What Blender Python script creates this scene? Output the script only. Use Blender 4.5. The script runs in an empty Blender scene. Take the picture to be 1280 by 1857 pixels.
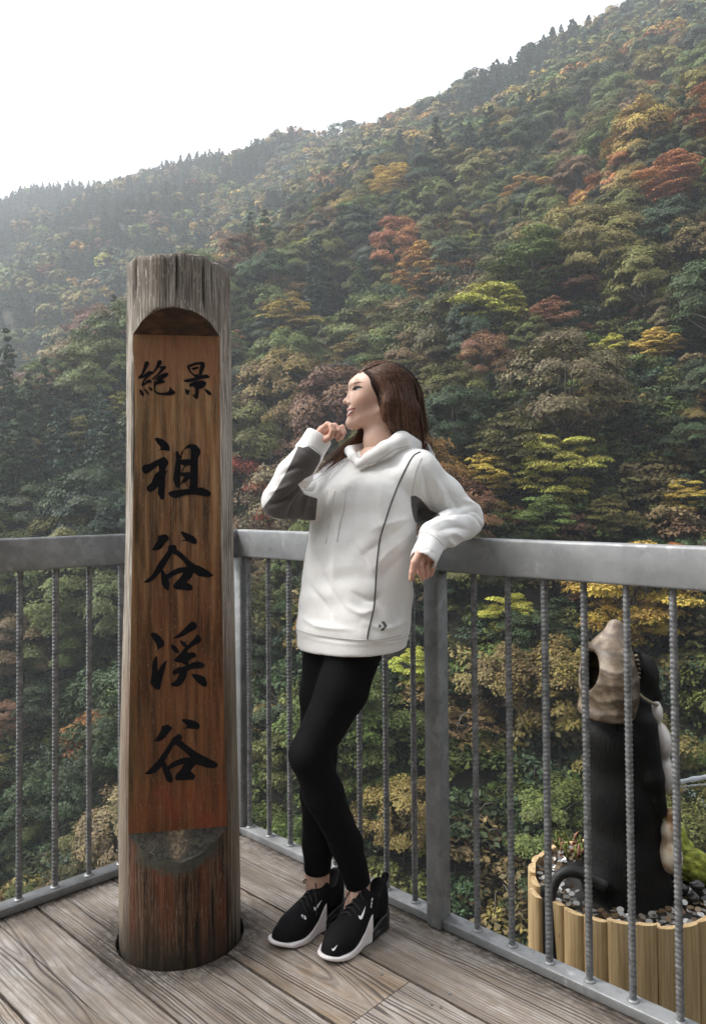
import bpy, bmesh, math, random
import numpy as np
from mathutils import Vector, Matrix, geometry
from mathutils.bvhtree import BVHTree

rng = np.random.default_rng(7)
random.seed(7)
scene = bpy.context.scene
COL = scene.collection

# ------------------------------------------------------------------ camera
FPX, EYE = 1400.0, 1.215                       # focal length in photo pixels (photo 1280 x 1857), eye height
PITCH, ROLL = math.radians(1.5), math.radians(0.44)
PPY = 902.0 - FPX*math.tan(PITCH)
_fw = np.array([0, math.cos(PITCH), math.sin(PITCH)])
_u0 = np.array([0, -math.sin(PITCH), math.cos(PITCH)])
_rt = np.array([1.0, 0, 0])*math.cos(ROLL) - _u0*math.sin(ROLL)
_up = _u0*math.cos(ROLL) + np.array([1.0, 0, 0])*math.sin(ROLL)
CAM = np.array([0.0, 0.0, EYE])

def ray(u, v): return _fw + _rt*(u-640)/FPX + _up*(PPY-v)/FPX
def P(u, v, y):
    d = ray(u, v); return CAM + d*(y/d[1])
def F(u, v, z=0.0):
    d = ray(u, v); return CAM + d*((z-EYE)/d[2])

cam_data = bpy.data.cameras.new('camera')
cam = bpy.data.objects.new('camera', cam_data)
COL.objects.link(cam)
R = Matrix((( _rt[0], _up[0], -_fw[0]), (_rt[1], _up[1], -_fw[1]), (_rt[2], _up[2], -_fw[2])))
cam.matrix_world = Matrix.Translation(Vector(CAM)) @ R.to_4x4()
cam_data.sensor_fit = 'VERTICAL'
cam_data.sensor_height = 36.0
cam_data.lens = FPX/1857.0*36.0
cam_data.shift_y = -(928.5-PPY)/1857.0
cam_data.clip_start, cam_data.clip_end = 0.05, 4000
scene.camera = cam

# ------------------------------------------------------------------ sky, sun, exposure
SUN_EL, SUN_AZ = math.radians(48), math.radians(-88)      # azimuth from +Y, negative = to the left
world = bpy.data.worlds.new('World'); scene.world = world
world.use_nodes = True
wn, wl = world.node_tree.nodes, world.node_tree.links
wn.clear()
sky = wn.new('ShaderNodeTexSky'); sky.sky_type = 'NISHITA'; sky.sun_disc = False
sky.sun_elevation = SUN_EL; sky.sun_rotation = SUN_AZ
sky.air_density = 1.0; sky.dust_density = 1.5; sky.ozone_density = 1.0
hsv = wn.new('ShaderNodeHueSaturation'); hsv.inputs['Saturation'].default_value = 0.15
bg = wn.new('ShaderNodeBackground'); bg.inputs['Strength'].default_value = 0.15
wo = wn.new('ShaderNodeOutputWorld')
wl.new(sky.outputs[0], hsv.inputs['Color']); wl.new(hsv.outputs[0], bg.inputs['Color']); wl.new(bg.outputs[0], wo.inputs['Surface'])

sun_data = bpy.data.lights.new('sun', 'SUN')
sun_data.energy = 1.5; sun_data.angle = math.radians(22); sun_data.color = (1.0, 0.96, 0.9)
sun = bpy.data.objects.new('sun', sun_data); COL.objects.link(sun)
_sd = Vector((math.sin(SUN_AZ)*math.cos(SUN_EL), math.cos(SUN_AZ)*math.cos(SUN_EL), math.sin(SUN_EL)))
sun.rotation_euler = _sd.to_track_quat('Z', 'Y').to_euler()
sun.location = (0, 0, 30)

scene.view_settings.view_transform = 'Standard'
scene.view_settings.look = 'None'
scene.view_settings.exposure = 1.65
scene.view_settings.gamma = 1.0
scene.view_settings.use_curve_mapping = False
scene.cycles.use_denoising = True
scene.cycles.max_bounces = 6
scene.cycles.volume_bounces = 0
scene.cycles.transparent_max_bounces = 8

# ------------------------------------------------------------------ helpers: objects
def link(o, parent=None):
    COL.objects.link(o)
    if parent is not None: o.parent = parent
    return o
def tag(o, label=None, cat=None, group=None, kind=None):
    if label: o['label'] = label
    if cat: o['category'] = cat
    if group: o['group'] = group
    if kind: o['kind'] = kind
    return o
def empty(name, loc=(0, 0, 0), **kw):
    o = bpy.data.objects.new(name, None); o.location = loc; o.empty_display_size = 0.1
    link(o); return tag(o, **kw)
def mesh_from(name, verts, faces, mats=None, smooth=False, mat_idx=None):
    m = bpy.data.meshes.new(name)
    if isinstance(verts, np.ndarray): verts = verts.tolist()
    if isinstance(faces, np.ndarray): faces = faces.tolist()
    m.from_pydata(verts, [], faces)
    if mats is not None:
        for mm in (mats if isinstance(mats, (list, tuple)) else [mats]): m.materials.append(mm)
    if mat_idx is not None: m.polygons.foreach_set('material_index', np.asarray(mat_idx, dtype=np.int32))
    if smooth: m.polygons.foreach_set('use_smooth', np.ones(len(m.polygons), dtype=bool))
    m.update()
    return m
def obj(name, mesh, parent=None, loc=None, **kw):
    """Link one mesh object; parts whose vertices are in world space stay in place under a parent at the thing's base."""
    o = bpy.data.objects.new(name, mesh)
    link(o, parent)
    if parent is not None: o.matrix_parent_inverse = parent.matrix_basis.inverted()
    if loc is not None: o.location = loc
    return tag(o, **kw)
def fattr(mesh, name, vals):
    a = mesh.attributes.new(name, 'FLOAT', 'POINT'); a.data.foreach_set('value', np.asarray(vals, dtype=np.float32))
def box_bm(c, size, rot=None, bev=0.0, seg=2):
    bm = bmesh.new(); bmesh.ops.create_cube(bm, size=1.0)
    bmesh.ops.scale(bm, vec=size, verts=bm.verts)
    if bev: bmesh.ops.bevel(bm, geom=bm.edges[:], offset=bev, segments=seg, affect='EDGES', profile=0.5)
    M = Matrix.Translation(c) @ (rot.to_4x4() if rot is not None else Matrix())
    bmesh.ops.transform(bm, matrix=M, verts=bm.verts)
    return bm
def bm_mesh(name, bm, mats=None, smooth=False):
    m = bpy.data.meshes.new(name); bm.to_mesh(m); bm.free()
    if mats is not None:
        for mm in (mats if isinstance(mats, (list, tuple)) else [mats]): m.materials.append(mm)
    if smooth: m.polygons.foreach_set('use_smooth', np.ones(len(m.polygons), dtype=bool))
    return m
def tube(path, rad, n=8, cap=True, flat=1.0):
    """Verts/faces of a tube along a polyline; rad scalar or list."""
    path = np.asarray(path, float); k = len(path)
    rad = np.full(k, rad, float) if np.isscalar(rad) else np.asarray(rad, float)
    T = np.gradient(path, axis=0); T /= np.linalg.norm(T, axis=1)[:, None]+1e-12
    ref = np.array([0, 0, 1.0]) if abs(T[0][2]) < 0.9 else np.array([1.0, 0, 0])
    V = []; u = np.cross(T[0], ref); u /= np.linalg.norm(u)
    a = np.linspace(0, 2*math.pi, n, endpoint=False)
    for i in range(k):
        u = u - T[i]*(u@T[i]); u /= np.linalg.norm(u)+1e-12
        w = np.cross(T[i], u)
        V.append(path[i] + rad[i]*(np.cos(a)[:, None]*u + flat*np.sin(a)[:, None]*w))
    V = np.concatenate(V)
    Fc = [(i*n+j, i*n+(j+1) % n, (i+1)*n+(j+1) % n, (i+1)*n+j) for i in range(k-1) for j in range(n)]
    if cap: Fc += [tuple(range(n))[::-1], tuple(range((k-1)*n, k*n))]
    return V, Fc
class MB:
    """Collects verts/faces for one mesh."""
    def __init__(s): s.v = []; s.f = []; s.mi = []; s.n = 0
    def add(s, V, Fc, mi=0):
        s.v.append(np.asarray(V, float)); s.f += [tuple(i+s.n for i in f) for f in Fc]; s.mi += [mi]*len(Fc); s.n += len(V); return s
    def tube(s, path, rad, n=8, mi=0, **k): return s.add(*tube(path, rad, n, **k), mi)
    def mesh(s, name, mats=None, smooth=False): return mesh_from(name, np.concatenate(s.v), s.f, mats, smooth, s.mi)
def spline(pts, n):
    """Catmull-Rom through pts, n samples."""
    p = np.asarray(pts, float); p = np.vstack([2*p[0]-p[1], p, 2*p[-1]-p[-2]])
    t = np.linspace(0, len(p)-3-1e-9, n); i = t.astype(int); f = (t-i)[:, None]
    a, b, c, d = p[i], p[i+1], p[i+2], p[i+3]
    return 0.5*((2*b)+(-a+c)*f+(2*a-5*b+4*c-d)*f*f+(-a+3*b-3*c+d)*f**3)

def vnoise(x, y, s, seed):
    """Smooth value noise."""
    x = x/s; y = y/s; xi = np.floor(x).astype(int); yi = np.floor(y).astype(int); fx = x-xi; fy = y-yi
    def h(i, j):
        n = (i*374761393+j*668265263+seed*144665) & 0x7fffffff
        n = (n ^ (n >> 13))*1274126177 & 0x7fffffff
        return ((n ^ (n >> 16)) & 0xffff)/65535.0
    fx = fx*fx*(3-2*fx); fy = fy*fy*(3-2*fy)
    return (h(xi, yi)*(1-fx)+h(xi+1, yi)*fx)*(1-fy)+(h(xi, yi+1)*(1-fx)+h(xi+1, yi+1)*fx)*fy

# ------------------------------------------------------------------ helpers: materials
class NT:
    def __init__(s, name):
        s.m = bpy.data.materials.new(name); s.m.use_nodes = True
        s.t = s.m.node_tree; s.n = s.t.nodes; s.l = s.t.links
        s.b = s.n['Principled BSDF']
    def new(s, t, **k):
        x = s.n.new(t)
        for a, b in k.items(): setattr(x, a, b)
        return x
    def put(s, sock, val):
        if isinstance(val, bpy.types.NodeSocket): s.l.new(val, sock)
        elif isinstance(val, (tuple, list)) and len(val) == 3 and sock.type == 'RGBA': sock.default_value = (*val, 1)
        else: sock.default_value = val
    def coord(s, kind='Object', scale=None, loc=None):
        c = s.new('ShaderNodeTexCoord').outputs[kind]
        if scale is not None or loc is not None:
            mp = s.new('ShaderNodeMapping'); s.l.new(c, mp.inputs[0])
            if scale is not None: mp.inputs['Scale'].default_value = scale
            if loc is not None: s.put(mp.inputs['Location'], loc)
            c = mp.outputs[0]
        return c
    def mapv(s, v, scale=(1, 1, 1), loc=(0, 0, 0)):
        mp = s.new('ShaderNodeMapping'); s.l.new(v, mp.inputs[0]); mp.inputs['Scale'].default_value = scale; mp.inputs['Location'].default_value = loc
        return mp.outputs[0]
    def attr(s, name, typ='GEOMETRY', out='Fac'):
        a = s.new('ShaderNodeAttribute'); a.attribute_name = name; a.attribute_type = typ; return a.outputs[out]
    def noise(s, vec, scale=5, detail=4, rough=0.55, dist=0.0, out='Fac'):
        x = s.new('ShaderNodeTexNoise'); s.l.new(vec, x.inputs['Vector'])
        x.inputs['Scale'].default_value = scale; x.inputs['Detail'].default_value = detail; x.inputs['Roughness'].default_value = rough; x.inputs['Distortion'].default_value = dist
        return x.outputs[out]
    def voro(s, vec, scale=5, feature='F1', out='Distance', rand=1.0):
        x = s.new('ShaderNodeTexVoronoi', feature=feature); s.l.new(vec, x.inputs['Vector']); x.inputs['Scale'].default_value = scale; x.inputs['Randomness'].default_value = rand
        return x.outputs[out]
    def math(s, op, a, b=0.0, c=None, clamp=False):
        x = s.new('ShaderNodeMath', operation=op); x.use_clamp = clamp
        s.put(x.inputs[0], a); s.put(x.inputs[1], b)
        if c is not None: s.put(x.inputs[2], c)
        return x.outputs[0]
    def rng(s, v, a, b, c=0.0, d=1.0):
        x = s.new('ShaderNodeMapRange'); s.put(x.inputs[0], v)
        for i, q in enumerate((a, b, c, d)): s.put(x.inputs[i+1], q)
        return x.outputs[0]
    def ramp(s, fac, stops, interp='LINEAR'):
        x = s.new('ShaderNodeValToRGB'); s.put(x.inputs[0], fac); cr = x.color_ramp; cr.interpolation = interp
        while len(cr.elements) < len(stops): cr.elements.new(0.5)
        for e, (p, c) in zip(cr.elements, stops): e.position = p; e.color = (*c, 1)
        return x.outputs[0]
    def mix(s, fac, a, b, blend='MIX'):
        x = s.new('ShaderNodeMix', data_type='RGBA', blend_type=blend)
        s.put(x.inputs[0], fac); s.put(x.inputs[6], a); s.put(x.inputs[7], b); return x.outputs[2]
    def bump(s, h, strength=0.5, dist=0.01, normal=None):
        x = s.new('ShaderNodeBump'); x.inputs['Strength'].default_value = strength; x.inputs['Distance'].default_value = dist
        s.put(x.inputs['Height'], h)
        if normal is not None: s.l.new(normal, x.inputs['Normal'])
        return x.outputs[0]
    def sep(s, v):
        x = s.new('ShaderNodeSeparateXYZ'); s.l.new(v, x.inputs[0]); return x.outputs
    def comb(s, a, b, c):
        x = s.new('ShaderNodeCombineXYZ'); s.put(x.inputs[0], a); s.put(x.inputs[1], b); s.put(x.inputs[2], c); return x.outputs[0]
    def out(s, **k):
        for a, v in k.items(): s.put(s.b.inputs[a.replace('_', ' ')], v)
        return s.m
def plain(name, col, rough=0.6, metal=0.0, var=0.15, scale=30, bump=0.0, **k):
    t = NT(name); c = t.coord()
    n = t.noise(c, scale, 4)
    a = tuple(x*(1-var) for x in col); b = tuple(min(1, x*(1+var)) for x in col)
    args = dict(Base_Color=t.ramp(n, [(0.3, a), (0.7, b)]), Roughness=t.rng(n, 0.3, 0.7, rough*0.9, min(1, rough*1.1)), Metallic=metal)
    if bump: args['Normal'] = t.bump(n, bump, 0.002)
    args.update(k)
    return t.out(**args)
# ------------------------------------------------------------------ deck, railing
A_IN = np.array([-0.424, 2.829]); DIR_R = math.radians(-43.45); DIR_L = math.radians(180+42.8)
dR = np.array([math.cos(DIR_R), math.sin(DIR_R)]); nR = np.array([-dR[1], dR[0]])       # along the right railing / outwards
dL = np.array([math.cos(DIR_L), math.sin(DIR_L)]); nL = np.array([dL[1], -dL[0]])       # along the left railing / outwards
def ST(s, t): return A_IN + dR*s + nR*t

# wood of the deck
def deck_wood():
    t = NT('weathered_deck_wood')
    uv = t.attr('grain', 'GEOMETRY', 'Vector')
    o = t.new('ShaderNodeObjectInfo').outputs['Random']
    x, y, z = t.sep(uv)
    off = t.math('MULTIPLY', o, 37.0)
    v = t.comb(t.math('ADD', x, off), y, off)
    slow = t.noise(t.mapv(v, (0.9, 5, 1)), 1.0, 3, 0.5)
    slow2 = t.noise(t.mapv(v, (2.2, 14, 1)), 1.6, 3, 0.5)
    dep = t.math('ADD', t.math('MULTIPLY', t.math('SUBTRACT', slow, 0.5), 0.12), t.math('ADD', t.math('MULTIPLY', x, 0.018), t.math('MULTIPLY', o, 0.05)))
    ty = t.math('ADD', t.math('ADD', y, t.math('MULTIPLY', t.math('SUBTRACT', slow2, 0.5), 0.02)), t.math('MULTIPLY', t.math('SUBTRACT', o, 0.5), 0.12))
    r = t.math('SQRT', t.math('ADD', t.math('MULTIPLY', ty, ty), t.math('MULTIPLY', dep, dep)))
    rn = t.noise(t.comb(t.math('MULTIPLY', r, 190.0), t.math('MULTIPLY', x, 0.7), off), 1.0, 2, 0.55)
    sn = t.math('SINE', t.math('ADD', t.math('MULTIPLY', r, 2*math.pi/0.0085), t.math('MULTIPLY', rn, 5.0)))
    amp = t.rng(t.noise(t.mapv(v, (1.8, 8, 1), (5, 5, 0)), 1.0, 3), 0.3, 0.65, 0.15, 1.0)
    ring = t.math('ADD', t.math('MULTIPLY', t.math('MULTIPLY', sn, amp), 0.75), t.math('MULTIPLY', t.rng(rn, 0.36, 0.64, -1.0, 1.0), 0.6))
    ring = t.math('MINIMUM', t.math('MAXIMUM', ring, -1.0), 1.0)
    fine = t.noise(t.mapv(v, (6, 260, 1)), 1.0, 3, 0.6)
    hgt = t.math('ADD', t.math('MULTIPLY', t.math('POWER', t.math('ADD', t.math('MULTIPLY', ring, 0.5), 0.5), 0.6), 0.75), t.math('MULTIPLY', fine, 0.45))
    wear = t.noise(t.mapv(v, (2.5, 9, 1)), 1.0, 5, 0.62)
    wear2 = t.noise(t.mapv(v, (14, 30, 1), (3, 1, 0)), 1.0, 5, 0.65)
    base = t.ramp(wear, [(0.34, (0.155, 0.125, 0.102)), (0.5, (0.29, 0.25, 0.215)), (0.64, (0.43, 0.385, 0.345))])
    base = t.mix(t.rng(wear2, 0.42, 0.62, 0.0, 0.55), base, (0.22, 0.155, 0.095))
    base = t.mix(t.rng(hgt, 0.30, 0.78, 0.92, 0.0), base, (0.065, 0.050, 0.043))
    bv_ = t.new('ShaderNodeHueSaturation'); t.put(bv_.inputs['Value'], t.rng(o, 0, 1, 0.82, 1.12)); t.put(bv_.inputs['Saturation'], t.rng(t.math('FRACT', t.math('MULTIPLY', o, 7.3)), 0, 1, 0.7, 1.15)); t.put(bv_.inputs['Color'], base); base = bv_.outputs[0]
    # speckled darker tone towards the railings and the pillar, from a per-vertex map
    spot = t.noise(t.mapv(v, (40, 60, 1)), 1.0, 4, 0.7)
    edge_dark = t.math('MULTIPLY', t.attr('edge_dark'), t.rng(spot, 0.25, 0.6), clamp=True)
    base = t.mix(edge_dark, base, (0.035, 0.028, 0.022))
    # long shakes
    crack = t.math('ABSOLUTE', t.math('SUBTRACT', t.math('ADD', y, t.math('MULTIPLY', t.math('SUBTRACT', t.noise(t.mapv(v, (3, 0.1, 1)), 1.5, 4), 0.5), 0.02)), t.math('MULTIPLY', t.math('SUBTRACT', o, 0.5), 0.08)))
    ck = t.math('MULTIPLY', t.rng(crack, 0.0006, 0.0016, 1.0, 0.0), t.rng(t.noise(t.mapv(v, (1.3, 0.1, 1), (9, 0, 0)), 1.5, 1), 0.42, 0.5), clamp=True)
    base = t.mix(ck, base, (0.02, 0.016, 0.013))
    hh = t.math('SUBTRACT', hgt, t.math('MULTIPLY', ck, 2.0))
    return t.out(Base_Color=base, Roughness=t.rng(wear, 0.2, 0.8, 0.85, 0.62), Normal=t.bump(hh, 1.0, 0.0045), Specular_IOR_Level=0.3)
M_DECK = deck_wood()
M_DECKSIDE = plain('deck_plank_sides', (0.09, 0.07, 0.055), 0.9, var=0.4, scale=60)

PIL_XY = np.array([-0.4935, 2.192])
def clip_poly(poly, p, n):
    out = []
    for i in range(len(poly)):
        a, b = poly[i], poly[(i+1) % len(poly)]
        da, db = (a-p)@n, (b-p)@n
        if da <= 0: out.append(a)
        if da*db < 0: out.append(a+(b-a)*(da/(da-db)))
    return out
deck = empty('deck', (0, 1.2, -0.045), kind='structure')
PITCHB = 0.2412
def plank(s0, s1, t0, t1, hole=False, seed=0):
    r = np.random.default_rng(seed)
    ns = max(2, int((s1-s0)/0.025))
    ss = np.linspace(s0, s1, ns)
    def edge(t, sg):
        j = r.normal(0, 0.0006, ns) + 0.0012*np.sin(ss*3+r.uniform(0, 6))
        nib = (r.random(ns) < 0.05)*r.uniform(0.001, 0.005, ns)
        return [np.array(ST(s, t+jj-sg*nn)) for s, jj, nn in zip(ss, j, nib)]
    poly = edge(t0, -1)+edge(t1, 1)[::-1]
    lp = A_IN+nL*0.075
    poly = clip_poly(poly, lp, nL)
    if len(poly) < 3: return
    poly = np.array(poly)
    # grid strips: cut into slices across so the top is well triangulated
    bm = bmesh.new()
    top = [bm.verts.new((*p, 0.0)) for p in poly]
    f = bm.faces.new(top)
    bmesh.ops.triangulate(bm, faces=[f])
    bmesh.ops.dissolve_limit(bm, angle_limit=0.01, verts=bm.verts, edges=bm.edges)
    geo = bmesh.ops.extrude_face_region(bm, geom=bm.faces[:])
    vs = [e for e in geo['geom'] if isinstance(e, bmesh.types.BMVert)]
    bmesh.ops.translate(bm, verts=vs, vec=(0, 0, -0.04))
    bmesh.ops.recalc_face_normals(bm, faces=bm.faces)
    if hole:
        c = bmesh.new(); bmesh.ops.create_cone(c, cap_ends=True, segments=72, radius1=0.1745, radius2=0.1745, depth=0.3)
        bmesh.ops.translate(c, verts=c.verts, vec=(PIL_XY[0]+0.003, PIL_XY[1]-0.001, 0))
        me = bm_mesh('hole_tool', c); ho = bpy.data.objects.new('hole_tool', me); COL.objects.link(ho)
        m0 = bm_mesh('deck_plank', bm); o0 = bpy.data.objects.new('tmp', m0); COL.objects.link(o0)
        md = o0.modifiers.new('b', 'BOOLEAN'); md.operation = 'DIFFERENCE'; md.object = ho; md.solver = 'EXACT'
        dg = bpy.context.evaluated_depsgraph_get(); m = bpy.data.meshes.new_from_object(o0.evaluated_get(dg))
        bpy.data.objects.remove(o0); bpy.data.objects.remove(ho)
        bm = bmesh.new(); bm.from_mesh(m)
    # finer top so the edge tone map has somewhere to live
    bmesh.ops.triangulate(bm, faces=bm.faces[:])
    for _ in range(3):
        es = [e for e in bm.edges if e.calc_length() > 0.06 and all(abs(v.co.z) < 1e-4 for v in e.verts)]
        if es: bmesh.ops.subdivide_edges(bm, edges=es, cuts=1)
        bmesh.ops.triangulate(bm, faces=[q for q in bm.faces if len(q.verts) > 3])
    m = bm_mesh('deck_plank', bm, [M_DECK, M_DECKSIDE])
    V = np.array([v.co[:] for v in m.vertices])
    q = V[:, :2]-A_IN; s = q@dR; tt = q@nR
    a = m.attributes.new('grain', 'FLOAT_VECTOR', 'POINT')
    a.data.foreach_set('vector', np.stack([s, tt-(t0+t1)/2, V[:, 2]], 1).astype(np.float32).ravel())
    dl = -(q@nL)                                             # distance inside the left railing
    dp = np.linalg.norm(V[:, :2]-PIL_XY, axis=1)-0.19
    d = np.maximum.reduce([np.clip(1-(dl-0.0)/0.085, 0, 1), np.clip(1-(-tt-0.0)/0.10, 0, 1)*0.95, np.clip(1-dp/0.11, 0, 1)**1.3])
    fattr(m, 'edge_dark', np.clip(d*1.1, 0, 1))
    m.polygons.foreach_set('material_index', [0 if p.normal.z > 0.5 else 1 for p in m.polygons])
    obj('deck_plank', m, deck)
edges_t = [0.075]+[-0.240-PITCHB*i for i in range(14)]
for i in range(len(edges_t)-1):
    t1, t0 = edges_t[i]-0.0042, edges_t[i+1]+0.0042
    lo, hi = -4.2, 4.2
    if i == 1: cuts = [lo, 0.995, hi]
    elif i in (4, 7): cuts = [lo, 1.9, hi]
    else: cuts = [lo, hi]
    for k in range(len(cuts)-1):
        plank(cuts[k]+0.001, cuts[k+1]-0.001, t0, t1, hole=(i in (1, 2, 3, 0)), seed=100+i*3+k)
# joists below and the ground the deck rests on come with the terrain
M_SCREW = plain('screw_steel', (0.35, 0.34, 0.33), 0.4, 1.0)
sb = bmesh.new(); bmesh.ops.create_cone(sb, cap_ends=True, segments=14, radius1=0.0045, radius2=0.0035, depth=0.0025)
bmesh.ops.delete(sb, geom=[], context='VERTS')
SCREW = bm_mesh('deck_screw', sb, M_SCREW, False)
for (u, v) in ((782, 1822), (798, 1828), (814, 1803), (691, 1768)):
    p = F(u, v); obj('deck_screw', SCREW, deck, (p[0]-deck.location.x, p[1]-deck.location.y, 0.0012-deck.location.z)).matrix_parent_inverse = Matrix()

# galvanised steel
def galvanised(name, dark=1.0, sc=38):
    t = NT(name); c = t.coord()
    n = t.noise(c, 3.0, 5, 0.6)
    sp = t.voro(c, sc, 'F1', 'Color')
    spv = t.sep(sp)[0]
    cl = t.noise(c, 11, 4, 0.6)
    col = t.ramp(t.math('ADD', t.math('MULTIPLY', spv, 0.16), t.math('MULTIPLY', cl, 0.84)), [(0.2, tuple(dark*x for x in (0.26, 0.27, 0.275))), (0.55, tuple(dark*x for x in (0.40, 0.41, 0.415))), (0.85, tuple(dark*x for x in (0.55, 0.555, 0.56)))])
    white = t.rng(t.noise(t.mapv(c, (1, 1, 0.6), (5, 2, 1)), 22, 6, 0.7), 0.6, 0.72)
    col = t.mix(t.math('MULTIPLY', white, 0.45), col, (0.62, 0.62, 0.61))
    drk = t.rng(t.noise(c, 5, 3, 0.5), 0.58, 0.7)
    col = t.mix(t.math('MULTIPLY', drk, 0.55), col, (0.13, 0.13, 0.125))
    return t.out(Base_Color=col, Metallic=0.55, Roughness=t.rng(t.math('ADD', spv, n), 0.5, 1.5, 0.68, 0.48), Normal=t.bump(t.math('ADD', n, t.math('MULTIPLY', spv, 0.05)), 0.12, 0.003))
M_GALV = galvanised('galvanised_steel', 0.64)
M_REBAR = plain('galvanised_rebar', (0.19, 0.195, 0.20), 0.5, 0.5, var=0.4, scale=45, bump=0.2)

def rebar_mesh(h):
    """Ribbed bar: transverse ribs, slanted, two long ribs."""
    n, r0 = 14, 0.0083
    pit = 0.0118; k = int(h/pit*4); zs = np.linspace(0, h, k+1)
    a = np.linspace(0, 2*math.pi, n, endpoint=False)
    V = []
    for z in zs:
        ph = (z/pit + 0.16*np.cos(2*a)) % 1.0
        rib = np.clip(1-np.abs(ph-0.5)/0.27, 0, 1)
        lng = np.exp(-((np.sin(a))/0.22)**2)
        rr = r0 - 0.0006 + 0.0026*rib*(1-lng) + 0.0017*lng
        V.append(np.stack([rr*np.cos(a), rr*np.sin(a), np.full(n, z)], 1))
    V = np.concatenate(V)
    Fc = [(i*n+j, i*n+(j+1) % n, (i+1)*n+(j+1) % n, (i+1)*n+j) for i in range(k) for j in range(n)]
    m = mesh_from('baluster', V, Fc, M_REBAR, True); return m
REBAR = rebar_mesh(0.976)
def weld_mesh():
    V, Fc = tube([(0, 0, -0.001), (0, 0, 0.0025), (0, 0, 0.0055)], [0.0150, 0.0135, 0.0098], 16)
    return mesh_from('weld_collar', V, Fc, M_GALV, True)
WELD = weld_mesh()
RAIL_TOP, RAIL_H, RAIL_W = 1.10, 0.098, 0.05
def rail_box(p, q, z0, z1, w, cutp=None, cutn=None, bev=0.005):
    """Box along p->q (centre line) with one end cut by the plane through cutp with normal cutn."""
    d = (q-p)/np.linalg.norm(q-p); L = np.linalg.norm(q-p)
    bm = box_bm((0, 0, 0), (L, w, z1-z0), None, bev, 3)
    ang = math.atan2(d[1], d[0])
    bmesh.ops.transform(bm, matrix=Matrix.Translation(((p+q)[0]/2, (p+q)[1]/2, (z0+z1)/2)) @ Matrix.Rotation(ang, 4, 'Z'), verts=bm.verts)
    if cutp is not None:
        bmesh.ops.bisect_plane(bm, geom=bm.verts[:]+bm.edges[:]+bm.faces[:], plane_co=(*cutp, 0), plane_no=(*cutn, 0), clear_outer=True)
        bmesh.ops.holes_fill(bm, edges=[e for e in bm.edges if e.is_boundary])
    return bm
# centre lines sit half a bar outside the inner faces
def isec2(p, d, q, e):
    t = np.linalg.solve(np.array([d, -e]).T, q-p); return p+d*t[0]
CR0, CL0 = A_IN+nR*0.025, A_IN+nL*0.025
A_C = isec2(CR0, dR, CL0, dL)
bis = (dR-dL); bis /= np.linalg.norm(bis)                   # mitre plane normal
railing_r = empty('steel_railing', (*A_C, 0.001), label='galvanised steel railing the woman leans on, running from the log pillar to the right', cat='railing', group='deck railings')
railing_l = empty('steel_railing', (*(A_C+dL*0.3), 0.001), label='galvanised steel railing left of the wooden log pillar', cat='railing', group='deck railings')
LR, LL = 3.2, 2.6
for par, d, L, cn in ((railing_r, dR, LR, -bis), (railing_l, dL, LL, bis)):
    p0, p1 = A_C-d*0.08, A_C+d*L
    obj('top_rail', bm_mesh('top_rail', rail_box(p0, p1, RAIL_TOP-RAIL_H, RAIL_TOP, RAIL_W, A_C, cn, 0.007), M_GALV, True), par)
    obj('bottom_rail', bm_mesh('bottom_rail', rail_box(p0, p1, 0.002, 0.027, 0.052, A_C, cn, 0.0035), M_GALV, True), par)
def add_baluster(par, p):
    for nm, me, z in (('baluster', REBAR, 0.0265), ('weld_collar', WELD, 0.027)):
        o = obj(nm, me, par, (p[0], p[1], z)); o.rotation_euler.z = random.uniform(0, 6.28)
def solve_s(c, d, u):
    lo, hi = -0.5, 3
    for _ in range(50):
        m = (lo+hi)/2; q = np.array([*(c+d*m), 0.02])-CAM
        uu = 640+FPX*(q@_rt)/(q@_fw)
        if (uu < u) == (d[0] > 0): lo = m
        else: hi = m
    return m
s1 = solve_s(A_C, dR, 489); B_S = solve_s(A_C, dR, 800)+0.0
k = -1
while True:
    s = s1+0.1092*k; k += 1
    if s > LR-0.05: break
    if abs(s-B_S) < 0.04 or s < 0.03: continue
    add_baluster(railing_r, A_C+dR*s)
s0 = solve_s(A_C, dL, 35)
for k in range(-20, 6):
    s = s0-0.1075*k
    if 0.045 < s < LL-0.05: add_baluster(railing_l, A_C+dL*s)
def post(par, c, ang, top):
    bm = box_bm((c[0], c[1], (0.0+top)/2+0.001), (0.05, 0.05, top), Matrix.Rotation(ang, 3, 'Z'), 0.0045, 2)
    obj('post', bm_mesh('post', bm, M_GALV, True), par)
    bm = box_bm((c[0], c[1], 0.005), (0.075, 0.075, 0.006), Matrix.Rotation(ang, 3, 'Z'), 0.001, 1)
B_C = A_C+dR*B_S-nR*0.012
post(railing_r, B_C, DIR_R, RAIL_TOP-RAIL_H-0.001)
post(railing_r, A_C+dR*0.015-nR*0.0, DIR_R, RAIL_TOP-RAIL_H-0.001)
post(railing_r, A_C+dR*(2*B_S), DIR_R, RAIL_TOP-RAIL_H-0.001)
post(railing_l, A_C+dL*1.15, DIR_L, RAIL_TOP-RAIL_H-0.001)

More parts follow.
